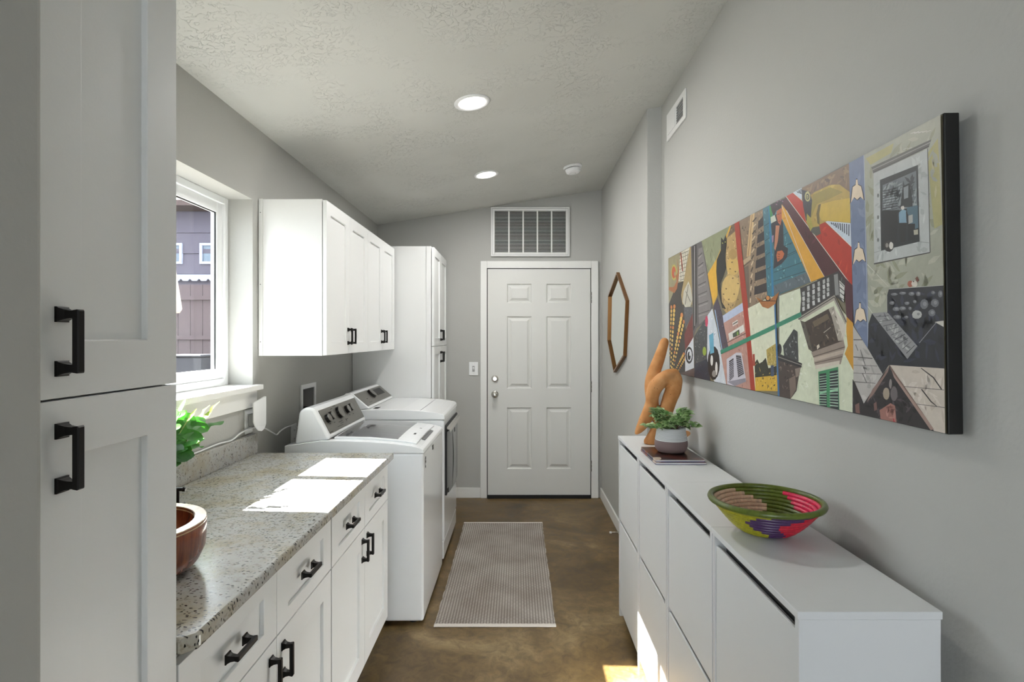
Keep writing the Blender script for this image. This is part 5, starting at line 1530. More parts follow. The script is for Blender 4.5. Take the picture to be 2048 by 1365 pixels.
22242c|133.6 59.7 134.7 59 134.9 59.1 133.9 59.8
22242c|134.3 59.8 135.2 58.8 135.5 58.8 134.6 59.8
22242c|134.9 59.8 135.7 58.5 136.1 58.5 135.3 59.8
22242c|135.6 59.8 136.3 58.3 136.6 58.2 136 59.8
22242c|136.2 59.8 136.8 58 137.2 57.9 136.6 59.7
39414f|150.3 47.3 150.9 46.7 151.3 46.8 150.7 47.4
39414f|151.3 47.1 151.8 46.2 152.2 46.2 151.7 47.1
39414f|152.2 46.9 152.6 45.6 153.1 45.6 152.7 46.8
39414f|153.2 46.6 153.5 45.1 153.9 45.1 153.6 46.6
39414f|154.1 46.4 154.4 44.6 154.8 44.5 154.6 46.3
39414f|155.1 46.1 155.2 44.1 155.6 44 155.5 46.1
39414f|156 45.9 156 43.6 156.4 43.5 156.4 45.8
39414f|156.9 45.7 156.9 43.1 157.3 43 157.3 45.6
39414f|157.8 45.4 157.7 42.6 158.1 42.5 158.2 45.3
D9D4CC|127.3 60 158.8 30.2 159 30.3 127.6 60
D9D4CC|124.7 57.9 140.5 33.2 140.7 33.3 124.9 57.9
D9D4CC|127.5 55.8 147.1 33.9 147.3 33.9 127.8 55.8
E3DED8|131.5 60 137.6 55.7 137.8 55.8 131.7 60
E3DED8|147.7 48.3 158.7 39.8 158.9 39.9 147.9 48.4
B59A4A|136.6 60 158.8 59.9 158.6 45.5 148.8 48.1 145.1 47.9 145.8 45.4 143.5 45.2 140.7 47.1 138.4 50.3 137.2 54.8|a88a40 c6ab58 20 1.6
7E6650|136.6 60 158.8 59.9 158.6 52.9 154.3 56 150.3 57 143.3 57.1 136.5 56.3|6a5442 9a8060 50 1.4
CDAE48|145.9 53.1 151.8 52.6 158.7 51.5 158.6 45.7 146.3 48.8 144.7 50.9
6e6034|144.8 53.2 146.1 53.3 145.2 50.8 145.3 47.8 144.2 48.5 143.8 51.1
9a8a3c|142.3 56.6 150.3 56.4 155.8 53.7 150.2 53.5 144.1 53.6 140.8 50.3 140.4 53.5
2A2C34|136.6 59.5 140.5 57.9 141.8 55.2 141 50.8 138.6 50.3 137.1 54.9|44464e 16171c 18 0.8
B9B07A|140.9 56.5 140.8 55.9 140.4 55.5 139.8 55.4 139.1 55.6 138.6 56 138.2 56.6 138 57.3 138.2 57.8 138.6 58.2 139.2 58.3 139.9 58.2 140.4 57.7 140.8 57.1
2e3038|140.4 56.5 140.3 56.2 140 55.9 139.7 55.9 139.3 56 138.9 56.2 138.7 56.6 138.6 57 138.7 57.4 139 57.6 139.3 57.7 139.7 57.6 140 57.3 140.3 56.9
B9B07A|139.9 56.7 139.9 56.4 139.7 56.3 139.5 56.2 139.3 56.3 139.1 56.4 138.9 56.7 138.9 56.9 138.9 57.2 139.1 57.3 139.3 57.4 139.5 57.3 139.7 57.2 139.9 56.9
2e3038|139.5 56.7 139.5 56.6 139.4 56.5 139.3 56.5 139.2 56.5 139.1 56.6 139.1 56.7 139.1 56.8 139.1 56.9 139.2 57 139.3 57 139.4 57 139.5 56.9 139.5 56.8
55524C|141.6 47.9 145.2 47.5 145.8 45.4 143.6 45.2 140.8 47
A89C44|139 52.3 140.8 50.8 142.1 47.9 140.7 47.2 138.9 49.9
D3D8C0|122.6 30.8 134.9 32 143.6 33.4 159 21.5 159.6 0 121.8 0|c4cab0 e0e4d2 40 1.2
4A1A28|153.4 34.8 159.2 30.4 159.1 21.3 156.5 23.2 156 29.1
CC952A|156.6 23.1 159.1 21.5 159.4 9.7 155.6 14 156.9 16 156.4 19.5
343232|134.9 32 147.2 33.8 153.4 34.6 156.3 31.9 155.5 26.5 151.7 28.5 134.4 23.6 135.4 29|6a6866 1c1b1b 30 0.7
A8A8A8|136 30.8 137.3 31 137.5 29.8 136.2 29.7
C4C4C4|136 29.4 137.3 29.6 137.5 28.4 136.2 28.3
A8A8A8|135.9 28 137.2 28.2 137.4 27 136.1 26.8
C4C4C4|135.9 26.5 137.2 26.8 137.4 25.6 136.1 25.4
A8A8A8|138.6 32.1 139.9 32.3 140.1 31 138.8 30.8
C4C4C4|138.6 30.5 139.8 30.7 140 29.3 138.8 29.2
A8A8A8|138.5 28.9 139.8 29.1 140 27.7 138.7 27.6
C4C4C4|138.5 27.2 139.7 27.5 139.9 26.1 138.7 25.9
A8A8A8|141.3 32.5 142.5 32.6 142.7 31.4 141.5 31.2
C4C4C4|141.3 30.9 142.5 31.1 142.6 29.9 141.4 29.7
A8A8A8|141.2 29.4 142.4 29.6 142.6 28.4 141.4 28.2
C4C4C4|141.2 27.9 142.4 28.1 142.6 26.8 141.4 26.7
A8A8A8|143.9 32.8 145 33 145.2 31.8 144.1 31.7
C4C4C4|143.8 31.4 145 31.6 145.2 30.4 144 30.3
A8A8A8|143.8 30 145 30.2 145.1 29 144 28.8
C4C4C4|143.8 28.5 144.9 28.7 145.1 27.5 144 27.4
A8A8A8|146.4 33.1 147.5 33.3 147.6 32.2 146.5 32
C4C4C4|146.3 31.8 147.4 31.9 147.6 30.8 146.5 30.7
A8A8A8|146.3 30.4 147.4 30.6 147.6 29.5 146.5 29.4
C4C4C4|146.3 29.1 147.4 29.3 147.5 28.2 146.4 28.1
A8A8A8|148.3 33.3 149.3 33.5 149.5 32.4 148.4 32.3
C4C4C4|148.2 32.1 149.3 32.2 149.5 31.2 148.4 31.1
A8A8A8|148.2 30.8 149.3 31 149.5 30 148.4 29.9
C4C4C4|148.2 29.6 149.3 29.8 149.4 28.8 148.4 28.6
8a8a8a|151.5 33.9 153.2 34 153.7 28.7 152 28.6
D0D0CC|153.8 32.3 156 30.7 155.5 26.7 154 28.2
2a2a2a|153.9 31.7 155.7 30.4 155.9 30.5 154.1 31.8
2a2a2a|153.9 30.4 155.7 29.3 155.9 29.4 154.1 30.6
2a2a2a|153.9 29.2 155.6 28.2 155.8 28.4 154.1 29.3
2a2a2a|153.9 28 155.6 27.2 155.8 27.3 154 28.1
A39A90|133.4 23.6 151.7 28.8 156.8 22.1 156 21.2 151.4 27.4 134.9 22.8
3A3632|133.9 23.1 151.7 28.2 151.5 28.4 133.6 23.3
4a443e|151.5 28.2 156.3 21.7 156.6 21.8 151.9 28.3
3E3128|137 22.3 149.5 25.6 151.6 24.8 155.3 17.3 141 14.1 139.2 14.8|5c4a3c 241c16 36 0.9
6a5a48|141.2 22.3 148.4 24.2 149.4 22.9 142.2 20.8
b0a498|146.7 19.2 149.9 20.6 149.7 20.7 146.5 19.4
b0a498|147.5 18.7 148.7 17.8 148.9 17.9 147.7 18.8
D6CCBE|143.2 15.8 144.3 16.3 144.6 15.5 143.4 14.8
5A524A|134.8 22.9 137.3 22.4 141.1 14.4 139.1 14.8|a8a096 2c2622 14 0.7
A89E92|148.9 25.5 151.4 26 155.5 17.3 153 17.2 150.3 23.4|5a524a d6cec4 20 0.7
CFC8BC|151.4 25.9 152.5 24.5 156 21.2 156.4 20.5 155.3 17.3 153.1 21.7
94857A|140.4 14 155.3 17.3 155.9 15.7 153.9 11.3 142.5 9.5 141.5 12.5
B9AA9C|141.5 12.5 155.3 15.1 155.2 14.1 142 11.5
4c3c34|141.3 12.7 155.7 15.6 155.6 15.8 141.2 12.9
5c4c42|142 11 154.8 13.2 154.7 13.4 141.9 11.2
CFC4B6|142 10.5 153.6 12.3 153.3 11.1 142.6 9.5
CBD0B8|142.5 9.5 153.8 11.4 153.9 0 143.3 0
3F8A5E|143.8 8.9 152.9 10.7 153.2 0 144.1 0
1E2B2E|144.3 8.3 147.5 8.8 147.7 0 144.5 0
1E2B2E|149.1 9.3 152.6 9.9 152.9 0 149.2 0
A9C6B0|144.4 7.5 147.7 8.1 147.7 8.2 144.3 7.7
B6D0BC|149.2 8.5 152.9 9.1 152.8 9.3 149.1 8.7
A9C6B0|144.3 6.8 147.7 7.4 147.6 7.5 144.3 7
B6D0BC|149.2 7.8 152.9 8.4 152.8 8.6 149.1 8
A9C6B0|144.3 6.2 147.7 6.7 147.6 6.9 144.3 6.4
B6D0BC|149.1 7 152.8 7.6 152.8 7.8 149.1 7.2
A9C6B0|144.3 5.5 147.6 6 147.6 6.2 144.3 5.7
B6D0BC|149.1 6.3 152.8 6.8 152.8 7 149.1 6.5
A9C6B0|144.3 4.8 147.6 5.3 147.6 5.5 144.3 5
B6D0BC|149.1 5.6 152.8 6.1 152.8 6.3 149.1 5.8
A9C6B0|144.3 4.2 147.6 4.6 147.6 4.8 144.2 4.4
B6D0BC|149.1 4.8 152.8 5.3 152.8 5.5 149.1 5
A9C6B0|144.2 3.5 147.6 3.9 147.6 4.1 144.2 3.7
B6D0BC|149.1 4.1 152.7 4.5 152.7 4.7 149.1 4.3
A9C6B0|144.2 2.8 147.6 3.2 147.6 3.4 144.2 3
B6D0BC|149 3.4 152.7 3.8 152.7 4 149 3.6
A9C6B0|144.2 2.2 147.5 2.5 147.6 2.7 144.2 2.4
B6D0BC|149 2.6 152.7 3 152.7 3.2 149 2.8
A9C6B0|144.2 1.5 147.5 1.8 147.5 2 144.2 1.7
B6D0BC|149 1.9 152.7 2.2 152.7 2.4 149 2.1
A9C6B0|144.2 0.8 147.5 1.1 147.5 1.3 144.2 1
B6D0BC|149 1.2 152.7 1.4 152.7 1.7 149 1.4
A9C6B0|144.1 0.1 147.5 0.4 147.5 0.6 144.2 0.3
B6D0BC|149 0.4 152.6 0.7 152.7 0.9 149 0.7
8FC2A0|144.4 3.6 147.6 4.3 147.6 3.7 144.4 3
9ACAA8|149.1 4.5 152.8 5.3 152.7 4.6 149.1 3.9
3A3C3E|124.6 15.5 131.2 20.5 133.3 19.7 133.6 11.1 125.2 12.4|8a8c8c 1a1b1c 22 0.8
4A3E3A|121.4 11.8 135.2 10.4 133.7 7.2 132.3 2.7 128.8 0 121.8 0|2c2422 7a6c64 24 0.9
232325|121.1 13.3 135.6 10.7 135.2 9.5 121.4 11
9a948c|121.3 12 135.3 10.1 135.4 10.3 121.5 12.2
8A7C72|131.6 9 134.6 9.5 134 7.2 132.1 6.5
1d1d1e|123.8 14.5 123.6 13.8 123.3 13.2 122.8 12.9 122.2 12.8 121.7 13.1 121.4 13.7 121.3 14.5 121.4 15.2 121.8 15.8 122.3 16.1 122.9 16.1 123.3 15.8 123.7 15.2
7a6a60|128 5.8 131.8 7.1 132 3 128.8 0.1
2F8468|73.5 13 135.2 25.3 135.6 24 74 11.4
3C6C9C|119.2 29.1 120.2 29 122 0 120.9 0
A5662E|106.5 31.6 111.9 30 116 29.9 119.6 31.1 122.7 32 120 28.5 115.1 27.3 111.2 28.1
1d1411|116.9 30.4 116.8 30 116.3 29.7 115.5 29.6 114.7 29.6 114 29.9 113.5 30.2 113.3 30.6 113.5 31 114 31.3 114.8 31.4 115.6 31.4 116.3 31.1 116.8 30.8
D08A4A|116.4 30.6 116.3 30.3 115.9 30.1 115.4 30 114.8 30 114.3 30.2 114 30.5 113.9 30.8 114 31.1 114.4 31.3 114.9 31.4 115.5 31.3 116 31.1 116.3 30.9
2a1a10|108.5 30.1 120.4 29.3 120.4 29.5 108.5 30.3
A3A494|163.9 60 186.8 60 187 28.6 187 0 163.7 0|b4b5a4 92947c 70 2.2
ABA572|183.3 53.8 186.1 55.8 186.9 39.3 184.9 38.9|a3a494 b9b48a 14 1.6
ABA572|164.7 59 174 59.2 173.2 57.4 166.4 57
C9CAC2|178.9 59.3 180.3 59.1 180.2 59.3 178.9 59.4
C9CAC2|180 58.9 181.3 58.8 181.3 59 180 59.1
C9CAC2|181.1 58.6 182.4 58.5 182.3 58.6 181.1 58.8
C9CAC2|182.2 58.3 183.4 58.2 183.4 58.3 182.1 58.5
C9CAC2|183.2 58 184.4 57.9 184.4 58 183.1 58.1
C9CAC2|176.8 56.8 178.2 56.7 178.1 56.8 176.8 56.9
C9CAC2|178 56.5 179.3 56.4 179.3 56.5 177.9 56.6
C9CAC2|179.1 56.2 180.4 56.1 180.4 56.2 179 56.3
C9CAC2|180.2 55.9 181.5 55.8 181.4 55.9 180.1 56
C9CAC2|181.3 55.6 182.5 55.5 182.5 55.6 181.2 55.7
C9CAC2|174.6 54.2 176.1 54.1 176 54.3 174.6 54.4
C9CAC2|175.8 53.9 177.2 53.8 177.2 54 175.7 54.1
C9CAC2|177 53.6 178.4 53.5 178.3 53.7 176.9 53.8
C9CAC2|178.1 53.3 179.5 53.3 179.4 53.4 178 53.5
C9CAC2|179.2 53.1 180.6 53 180.5 53.2 179.2 53.2
C9CAC2|172.3 51.5 173.8 51.4 173.8 51.6 172.3 51.7
6E7B99|158.4 60 164.1 60 164.8 31.1 164.9 15.1 159.5 20.9|64718e 7c89a6 20 1.8
AEB6C6|164 60 164.6 15.1 164.8 15.1 164.2 60
17171c|161.1 55.5 161.6 55.3 161.9 53.9 163.1 53.2 163.7 51.4 164.2 49.5 162.9 50.6 161.5 50.2 160.1 51.2 158.6 50.1 159.2 52.7 159.6 54 160.8 54.2
E0CDB4|161.1 55.2 161.6 55.1 161.8 53.8 162.9 53.1 163.4 51.5 163.8 49.8 162.6 50.8 161.4 50.4 160.3 51.3 159 50.3 159.5 52.6 159.8 53.8 160.9 54
17171c|161.5 40.5 162 40.4 162.2 39.1 163.4 38.6 164 37 164.4 35.2 163.2 36.1 161.9 35.6 160.6 36.4 159.2 35.2 159.7 37.6 160.1 39 161.3 39.3
E0CDB4|161.5 40.3 162 40.2 162.2 39 163.2 38.5 163.7 37 164.1 35.5 163 36.2 161.8 35.8 160.8 36.5 159.5 35.4 160 37.6 160.3 38.8 161.3 39.1
17171c|161.7 26.3 162.2 26.3 162.4 25 163.5 24.6 164.1 23.1 164.5 21.5 163.3 22.2 162.1 21.6 160.9 22.2 159.5 20.9 160 23.3 160.3 24.6 161.5 25.1
E0CDB4|161.7 26.1 162.2 26 162.3 24.9 163.3 24.5 163.8 23.2 164.2 21.7 163.1 22.3 162 21.8 161 22.3 159.8 21.1 160.2 23.3 160.5 24.5 161.5 24.9
5E5C58|166.6 56.4 184.5 56.2 183.8 54.9 167.4 54.7
9a9892|167.1 55.6 184.3 55.6 184.2 55.8 166.9 55.8
302e2c|167.2 55 183.9 55 183.8 55.2 167.1 55.1
B8BCBB|167.4 54.8 183.5 54.7 183.8 34.5 167.2 34.5|a8acab c8ccca 40 1.4
44443f|167.2 34.4 183.8 34.4 183.7 34.6 167.1 34.7
4a4a46|183.4 54.8 183.7 34.5 183.9 34.5 183.6 54.7
8a8c8a|167.2 37 169.7 37.1 169.6 37.2 167.1 37.1
8a8c8a|181.1 37 183.8 36.3 183.8 36.4 181.1 37.1
6c6e6c|169.2 49.4 169.1 49.1 168.9 49 168.6 49.1 168.5 49.4 168.5 49.7 168.7 49.9 168.9 49.9 169.1 49.7
6c6e6c|169.1 44.6 169 44.3 168.8 44.2 168.5 44.3 168.4 44.6 168.4 44.9 168.6 45.1 168.8 45.1 169 44.9
6c6e6c|169 39.6 168.9 39.3 168.7 39.2 168.4 39.3 168.3 39.6 168.3 39.9 168.5 40.1 168.7 40.1 168.9 39.9
1B2225|169.5 52.7 180.9 52.4 181.1 37.1 169.6 37.1
6E757A|170.4 51.3 180.4 51.4 180.6 44.4 177.2 44.5 174.8 44.6 170.2 45.7|3e4448 9aa2a6 60 1.2
1e2224|170.4 49.9 175.1 49.4 175 49.5 170.4 50.1
1e2224|170.4 49.4 175.1 48.8 175 49 170.4 49.5
1e2224|170.4 48.8 175 48.3 175 48.5 170.4 49
1e2224|170.4 48.3 175 47.8 175 47.9 170.3 48.5
1e2224|170.4 47.8 175 47.2 175 47.4 170.3 47.9
1e2224|170.4 47.2 175 46.7 175 46.8 170.3 47.4
1e2224|170.4 46.7 175 46.1 175 46.3 170.3 46.8
1e2224|170.3 46.1 175 45.6 174.9 45.8 170.3 46.3
1e2224|170.3 45.6 175 45.1 174.9 45.2 170.3 45.8
4E6A78|177.6 44.7 180.7 44.4 180.8 39.9 178.5 39.7
24292c|176.6 49.3 178.5 49.5 179.3 46 179.3 44.5 175.8 45.1
8a9296|176.8 49 178.2 49.1 178.1 46.6 176.9 46.6
12161a|170 45.8 175.5 44.7 174.3 38 169.9 37.8
12161a|177.9 41.3 179.9 40.9 179.8 37.7 178 37.8
7FA0B5|175.3 44.2 176.5 44.6 177.5 44.1 177.6 41.6 175.4 41.9
D5D0C8|177 44.8 176.9 44.6 176.8 44.5 176.6 44.5 176.3 44.5 176.1 44.7 176 44.9 175.9 45 176 45.2 176.1 45.3 176.3 45.3 176.6 45.3 176.8 45.2 176.9 45
16181A|175.4 42 177.5 41.6 177.1 37.9 175.6 37.9
2a2e30|174.9 44.2 175.4 44.2 175.1 42.2 174.8 42.5
2a2e30|177.4 44 178.1 43.1 178 41.5 177.5 41.8
A9ABA8|178.1 42.9 179.3 42.9 179.3 41.3 178.1 41.2
B0AC9A|179.5 39.7 180.7 39.6 180.7 38.6 179.6 38.7
2A2826|173.7 37.4 173.5 36.9 173.1 36.6 172.5 36.4 171.7 36.6 171.1 36.9 170.7 37.4 170.5 38 170.7 38.5 171.1 38.8 171.8 38.9 172.5 38.8 173.1 38.5 173.5 38
D8D4CC|173.5 37.6 173.4 37.2 173.3 37 173 36.9 172.7 36.9 172.5 37.1 172.3 37.4 172.2 37.8 172.3 38.1 172.5 38.4 172.8 38.5 173 38.4 173.3 38.2 173.5 37.9
8a8680|172 37.9 172 37.7 171.8 37.5 171.6 37.5 171.4 37.5 171.3 37.6 171.1 37.8 171.1 38.1 171.1 38.3 171.3 38.4 171.5 38.5 171.7 38.4 171.8 38.3 172 38.1
D4D5CC|164.8 34.7 171.7 29.1 171.8 29.1 164.9 34.8
D4D5CC|164.8 25.1 166.4 23.5 166.5 23.5 164.9 25.2
1F212A|171.3 27 172 28.5 187 27.9 187 12.2 171.5 12 169.5 9.8 164.6 15.3 165 21.2 166.3 23.5 171.4 23.5|2c3040 12131a 60 2
C3C4BE|172 28.4 187 27.8 187 27.9 172 28.5
C3C4BE|171.3 23.4 171.4 27.1 171.3 27.1 171.2 23.4
6C6E74|173.7 25.4 173.5 25.1 173 25 172.5 25.1 172.1 25.3 172.1 25.6 172.5 25.8 173 25.8 173.5 25.7
8C8E92|173.4 25.5 173.3 25.3 172.9 25.3 172.7 25.4 172.7 25.6 173 25.7 173.3 25.7
6C6E74|175.2 24 175 23.7 174.3 23.6 173.6 23.7 173.1 23.9 173.1 24.3 173.6 24.5 174.4 24.5 175 24.3
8C8E92|174.8 24.1 174.6 23.9 174.2 23.9 173.8 24 173.8 24.3 174.2 24.4 174.6 24.3
6C6E74|177.1 24 176.9 23.8 176.3 23.7 175.6 23.7 175.2 24 175.2 24.3 175.6 24.5 176.3 24.5 176.9 24.3
8C8E92|176.8 24.1 176.6 24 176.2 23.9 175.8 24.1 175.8 24.3 176.2 24.3 176.6 24.3
6C6E74|178.1 25 177.9 24.8 177.5 24.7 177 24.8 176.7 25 176.7 25.3 177 25.4 177.5 25.4 178 25.3
8C8E92|177.9 25.1 177.7 25 177.4 25 177.2 25.1 177.2 25.3 177.4 25.3 177.7 25.3
6C6E74|179.6 26.8 179.4 26.6 178.9 26.5 178.3 26.6 177.9 26.8 177.9 27.1 178.3 27.3 178.9 27.3 179.4 27.1
8C8E92|179.3 26.9 179.2 26.8 178.8 26.8 178.5 26.9 178.5 27.1 178.8 27.2 179.2 27.1
6C6E74|181.2 26.7 181.1 26.4 180.7 26.3 180.2 26.4 180 26.6 180 27 180.3 27.2 180.7 27.2 181.1 27
8C8E92|181 26.8 180.9 26.6 180.6 26.6 180.4 26.7 180.4 27 180.6 27.1 180.9 27
6C6E74|180.1 25.2 180 25 179.7 24.9 179.3 25 179.1 25.2 179.1 25.4 179.3 25.6 179.7 25.6 180 25.4
8C8E92|180 25.3 179.9 25.2 179.6 25.1 179.5 25.2 179.5 25.4 179.6 25.5 179.9 25.4
6C6E74|183.2 24.5 182.9 23.9 182.3 23.6 181.6 23.7 181.1 24.3 181.1 25 181.6 25.5 182.3 25.6 183 25.2
8C8E92|182.8 24.6 182.6 24.2 182.1 24.2 181.8 24.5 181.8 24.9 182.2 25.1 182.6 25
6C6E74|185.9 24.6 185.7 24.1 185.1 23.8 184.4 24 183.9 24.4 183.9 25 184.4 25.4 185.1 25.4 185.7 25.1
8C8E92|185.5 24.7 185.3 24.4 184.9 24.3 184.6 24.6 184.6 24.9 184.9 25.1 185.3 25
6C6E74|186.8 26.2 186.7 25.8 186.3 25.6 185.9 25.7 185.7 26.1 185.7 26.5 186 26.9 186.4 26.9 186.7 26.7
8C8E92|186.7 26.3 186.5 26.1 186.3 26 186.1 26.2 186.1 26.5 186.3 26.7 186.5 26.6
6C6E74|185 22.8 184.8 22.3 184.2 22.1 183.6 22.2 183.2 22.6 183.2 23.1 183.7 23.4 184.3 23.5 184.8 23.2
8C8E92|184.7 22.8 184.5 22.6 184.1 22.5 183.8 22.7 183.8 23 184.1 23.2 184.5 23.1
6C6E74|175.7 22.3 175.4 22 174.7 21.9 173.9 22 173.3 22.2 173.3 22.6 173.9 22.8 174.7 22.8 175.4 22.6
8C8E92|175.2 22.4 175 22.2 174.5 22.2 174.1 22.3 174.1 22.5 174.5 22.7 175 22.6
6C6E74|177.8 22.2 177.6 22 177.2 21.9 176.8 22 176.5 22.2 176.6 22.4 176.8 22.5 177.3 22.5 177.6 22.4
8C8E92|177.6 22.3 177.5 22.2 177.2 22.2 177 22.3 177 22.4 177.2 22.5 177.5 22.4
6C6E74|174.8 27.1 174.5 27 173.9 26.9 173.1 27 172.6 27.2 172.6 27.4 173.1 27.5 173.9 27.5 174.5 27.3
8C8E92|174.4 27.2 174.2 27.1 173.7 27.2 173.3 27.3 173.3 27.4 173.7 27.4 174.2 27.4
6C6E74|177.2 27.2 177 27 176.4 26.9 175.7 27 175.2 27.2 175.2 27.4 175.7 27.6 176.4 27.5 177 27.4
8C8E92|176.9 27.3 176.7 27.2 176.2 27.2 175.9 27.3 175.9 27.4 176.2 27.5 176.7 27.4
6C6E74|185 26.6 184.8 26.4 184.6 26.3 184.2 26.4 184 26.6 184 26.8 184.2 27 184.6 27 184.9 26.8
8C8E92|184.8 26.7 184.7 26.6 184.5 26.6 184.4 26.7 184.4 26.8 184.6 26.9 184.8 26.8
6C6E74|178.7 23.9 178.6 23.7 178.3 23.6 178 23.7 177.8 23.9 177.8 24.1 178 24.3 178.3 24.3 178.6 24.2
8C8E92|178.6 24 178.5 23.9 178.3 23.9 178.1 24 178.1 24.1 178.3 24.2 178.5 24.2
B9BAB8|181.5 22.6 181.3 22.1 180.6 21.8 179.7 21.8 179 22.1 178.8 22.7 179.1 23.2 179.8 23.5 180.6 23.4 181.3 23.1
8c8c8c|181 22.7 180.8 22.5 180.5 22.4 180.2 22.6 180.2 22.9 180.5 23 180.9 22.9
A5604A|179.2 28.9 179.1 28.6 178.9 28.4 178.6 28.3 178.2 28.3 177.9 28.5 177.7 28.7 177.6 29 177.7 29.3 177.9 29.5 178.2 29.6 178.6 29.6 178.9 29.4 179.1 29.1
DCD4C8|180.5 28.8 180.4 28.5 180.2 28.3 179.8 28.2 179.4 28.3 179.1 28.4 178.8 28.7 178.7 29 178.8 29.2 179.1 29.4 179.5 29.5 179.8 29.4 180.2 29.3 180.4 29
7a4a3c|179.8 29.9 180.4 30.3 180.9 29.4 180.3 29.1
2c2826|179.5 29.3 179.5 29.2 179.3 29.2 179.2 29.3 179.2 29.4 179.3 29.5 179.5 29.4
D0CCC4|184.8 21 185.7 21.1 187 21.2 187 20
8a8c92|180.8 16.9 185.3 20.9 185.2 21 180.6 17
8E8E90|166.3 23.5 170.6 23.6 171.7 23.3 180.2 16.3 177.3 13.6|6a6a6e b4b4b4 50 1
2c2c30|167.5 22.6 171.9 22.7 171.9 22.8 167.5 22.7
2c2c30|168.8 21.5 172.9 21.8 172.9 21.9 168.8 21.6
2c2c30|170.1 20.5 173.9 21 173.9 21.1 170 20.6
2c2c30|171.3 19.5 174.9 20.2 174.8 20.3 171.3 19.6
2c2c30|172.5 18.5 175.8 19.4 175.8 19.5 172.5 18.6
2c2c30|173.7 17.5 176.8 18.7 176.7 18.8 173.6 17.6
2c2c30|174.8 16.6 177.7 17.9 177.6 18 174.8 16.7
2c2c30|176 15.6 178.6 17.2 178.5 17.2 175.9 15.7
2c2c30|177.1 14.7 179.5 16.4 179.4 16.5 177 14.8
B6B2AE|159.3 20.9 164.9 15.3 169.7 10 163 2.7 159.2 8.1|a29e9a c6c2be 26 1.6
4A4644|159.4 17.4 162.7 17.4 162.7 17.6 159.4 17.6
4A4644|159.3 13.3 166.3 13.2 166.3 13.4 159.3 13.5
4A4644|159.3 11.4 167.9 11.6 167.9 11.7 159.3 11.5
4A4644|159.2 9.5 169.3 9.9 169.3 10 159.2 9.6
4A4644|159.5 7.4 167.2 7.7 167.2 7.8 159.6 7.6
4A4644|161.9 15.2 163.6 11.5 163.8 11.6 162.1 15.2
4A4644|162.7 11.5 163.8 9.8 164 9.9 162.9 11.5
4A4644|162.5 9.7 164 7.6 164.2 7.7 162.7 9.8
4A4644|160.1 16.3 161 14.9 161.2 14.9 160.3 16.4
CCC1B5|172 12.1 187 12.2 187 0 184.3 0 176.1 7.8|bfb3a6 d8cec4 30 1.6
2E2A28|181 11.9 184.2 10.2 184.4 10.4 181.2 12
2E2A28|184.2 10.2 186.2 8.1 186.4 8.3 184.4 10.4
2E2A28|181 7.7 183.5 5.5 183.7 5.7 181.3 7.8
2E2A28|183.5 5.5 185 4.8 185.1 4.9 183.7 5.7
2E2A28|176.1 7.8 186.9 8.1 186.9 8.2 176.2 7.9
2E2A28|179.8 4.6 187 4.8 187 4.9 179.8 4.7
272225|172 12 173.7 9.5 184.3 0 158.7 0 158.9 8.1 160.9 5.6 163 2.7 169.5 9.7|4a4246 161316 60 1.3
A58A80|172 12.1 172.3 11.2 176.3 7.8 184.3 0.3 183.4 0 177.8 5.3 173.3 9.5
8a7068|172 12.1 169.9 9.7 166.2 6.4 164 3.1 166.6 5.3 171.4 10.6
9A6A60|168.5 1.9 172.1 3.9 173.5 3.5 173.9 0 168.8 0|b5847a 7a4e46 12 1.2
A89A88|171.8 5.9 171.7 5.3 171.4 4.8 171 4.5 170.5 4.5 170.1 4.7 169.8 5.1 169.7 5.7 169.8 6.3 170.1 6.8 170.6 7.1 171 7.1 171.5 6.9 171.7 6.5
6c6466|174.3 6.2 174.2 5.5 173.9 4.9 173.4 4.5 173 4.5 172.5 4.7 172.2 5.3 172.1 5.9 172.2 6.6 172.6 7.2 173 7.6 173.5 7.6 173.9 7.3 174.2 6.8
8a8280|172.6 8.1 172.5 7.6 172.4 7.2 172.2 7 172 7 171.9 7.2 171.7 7.5 171.7 8 171.8 8.5 171.9 8.8 172.1 9.1 172.3 9.1 172.5 8.9 172.6 8.5
7a5a54|166.5 3.1 167.5 3.7 167.7 1.9 166.7 1.5
7a5a54|159.7 2 161.3 2.7 161.5 0.2 159.9 0.2
B02030|172.9 0.7 173.2 0.7 173.3 0 173 0
"""
g = thing('collage_canvas', (.800, 1.963, 1.2595), 'wide black edged collage canvas of buildings, cat and piano hanging on the wall', 'painting')
g.rotation_euler = (0, -.013, 0)
CW, CH = 1.880, .600
bm = BM(); box(bm, .0005, .029, -CW/2, CW/2, 0, CH); local('canvas', bm, M['canvasedge'], g, bevel=.002)
def inside(p, poly):
    r = False
    for (x0, y0), (x1, y1) in zip(poly, poly[1:]+poly[:1]):
        if (y0 > p[1]) != (y1 > p[1]) and p[0] < (x1-x0)*(p[1]-y0)/(y1-y0)+x0: r = not r
    return r
bm = BM(); lay = bm.loops.layers.float_color.new('Col')
random.seed(21)
depth = 0
def shape(pts, col, d):
    vs = [bm.verts.new((-.0002-d*6e-6, CW/2-.003-u/187*(CW-.006), .002+v/60*(CH-.004))) for u, v in pts]
    try: f = bm.faces.new(vs)
    except ValueError: return
    f.normal_update()
    if f.normal.x > 0: f.normal_flip()
    for lp in f.loops: lp[lay] = col
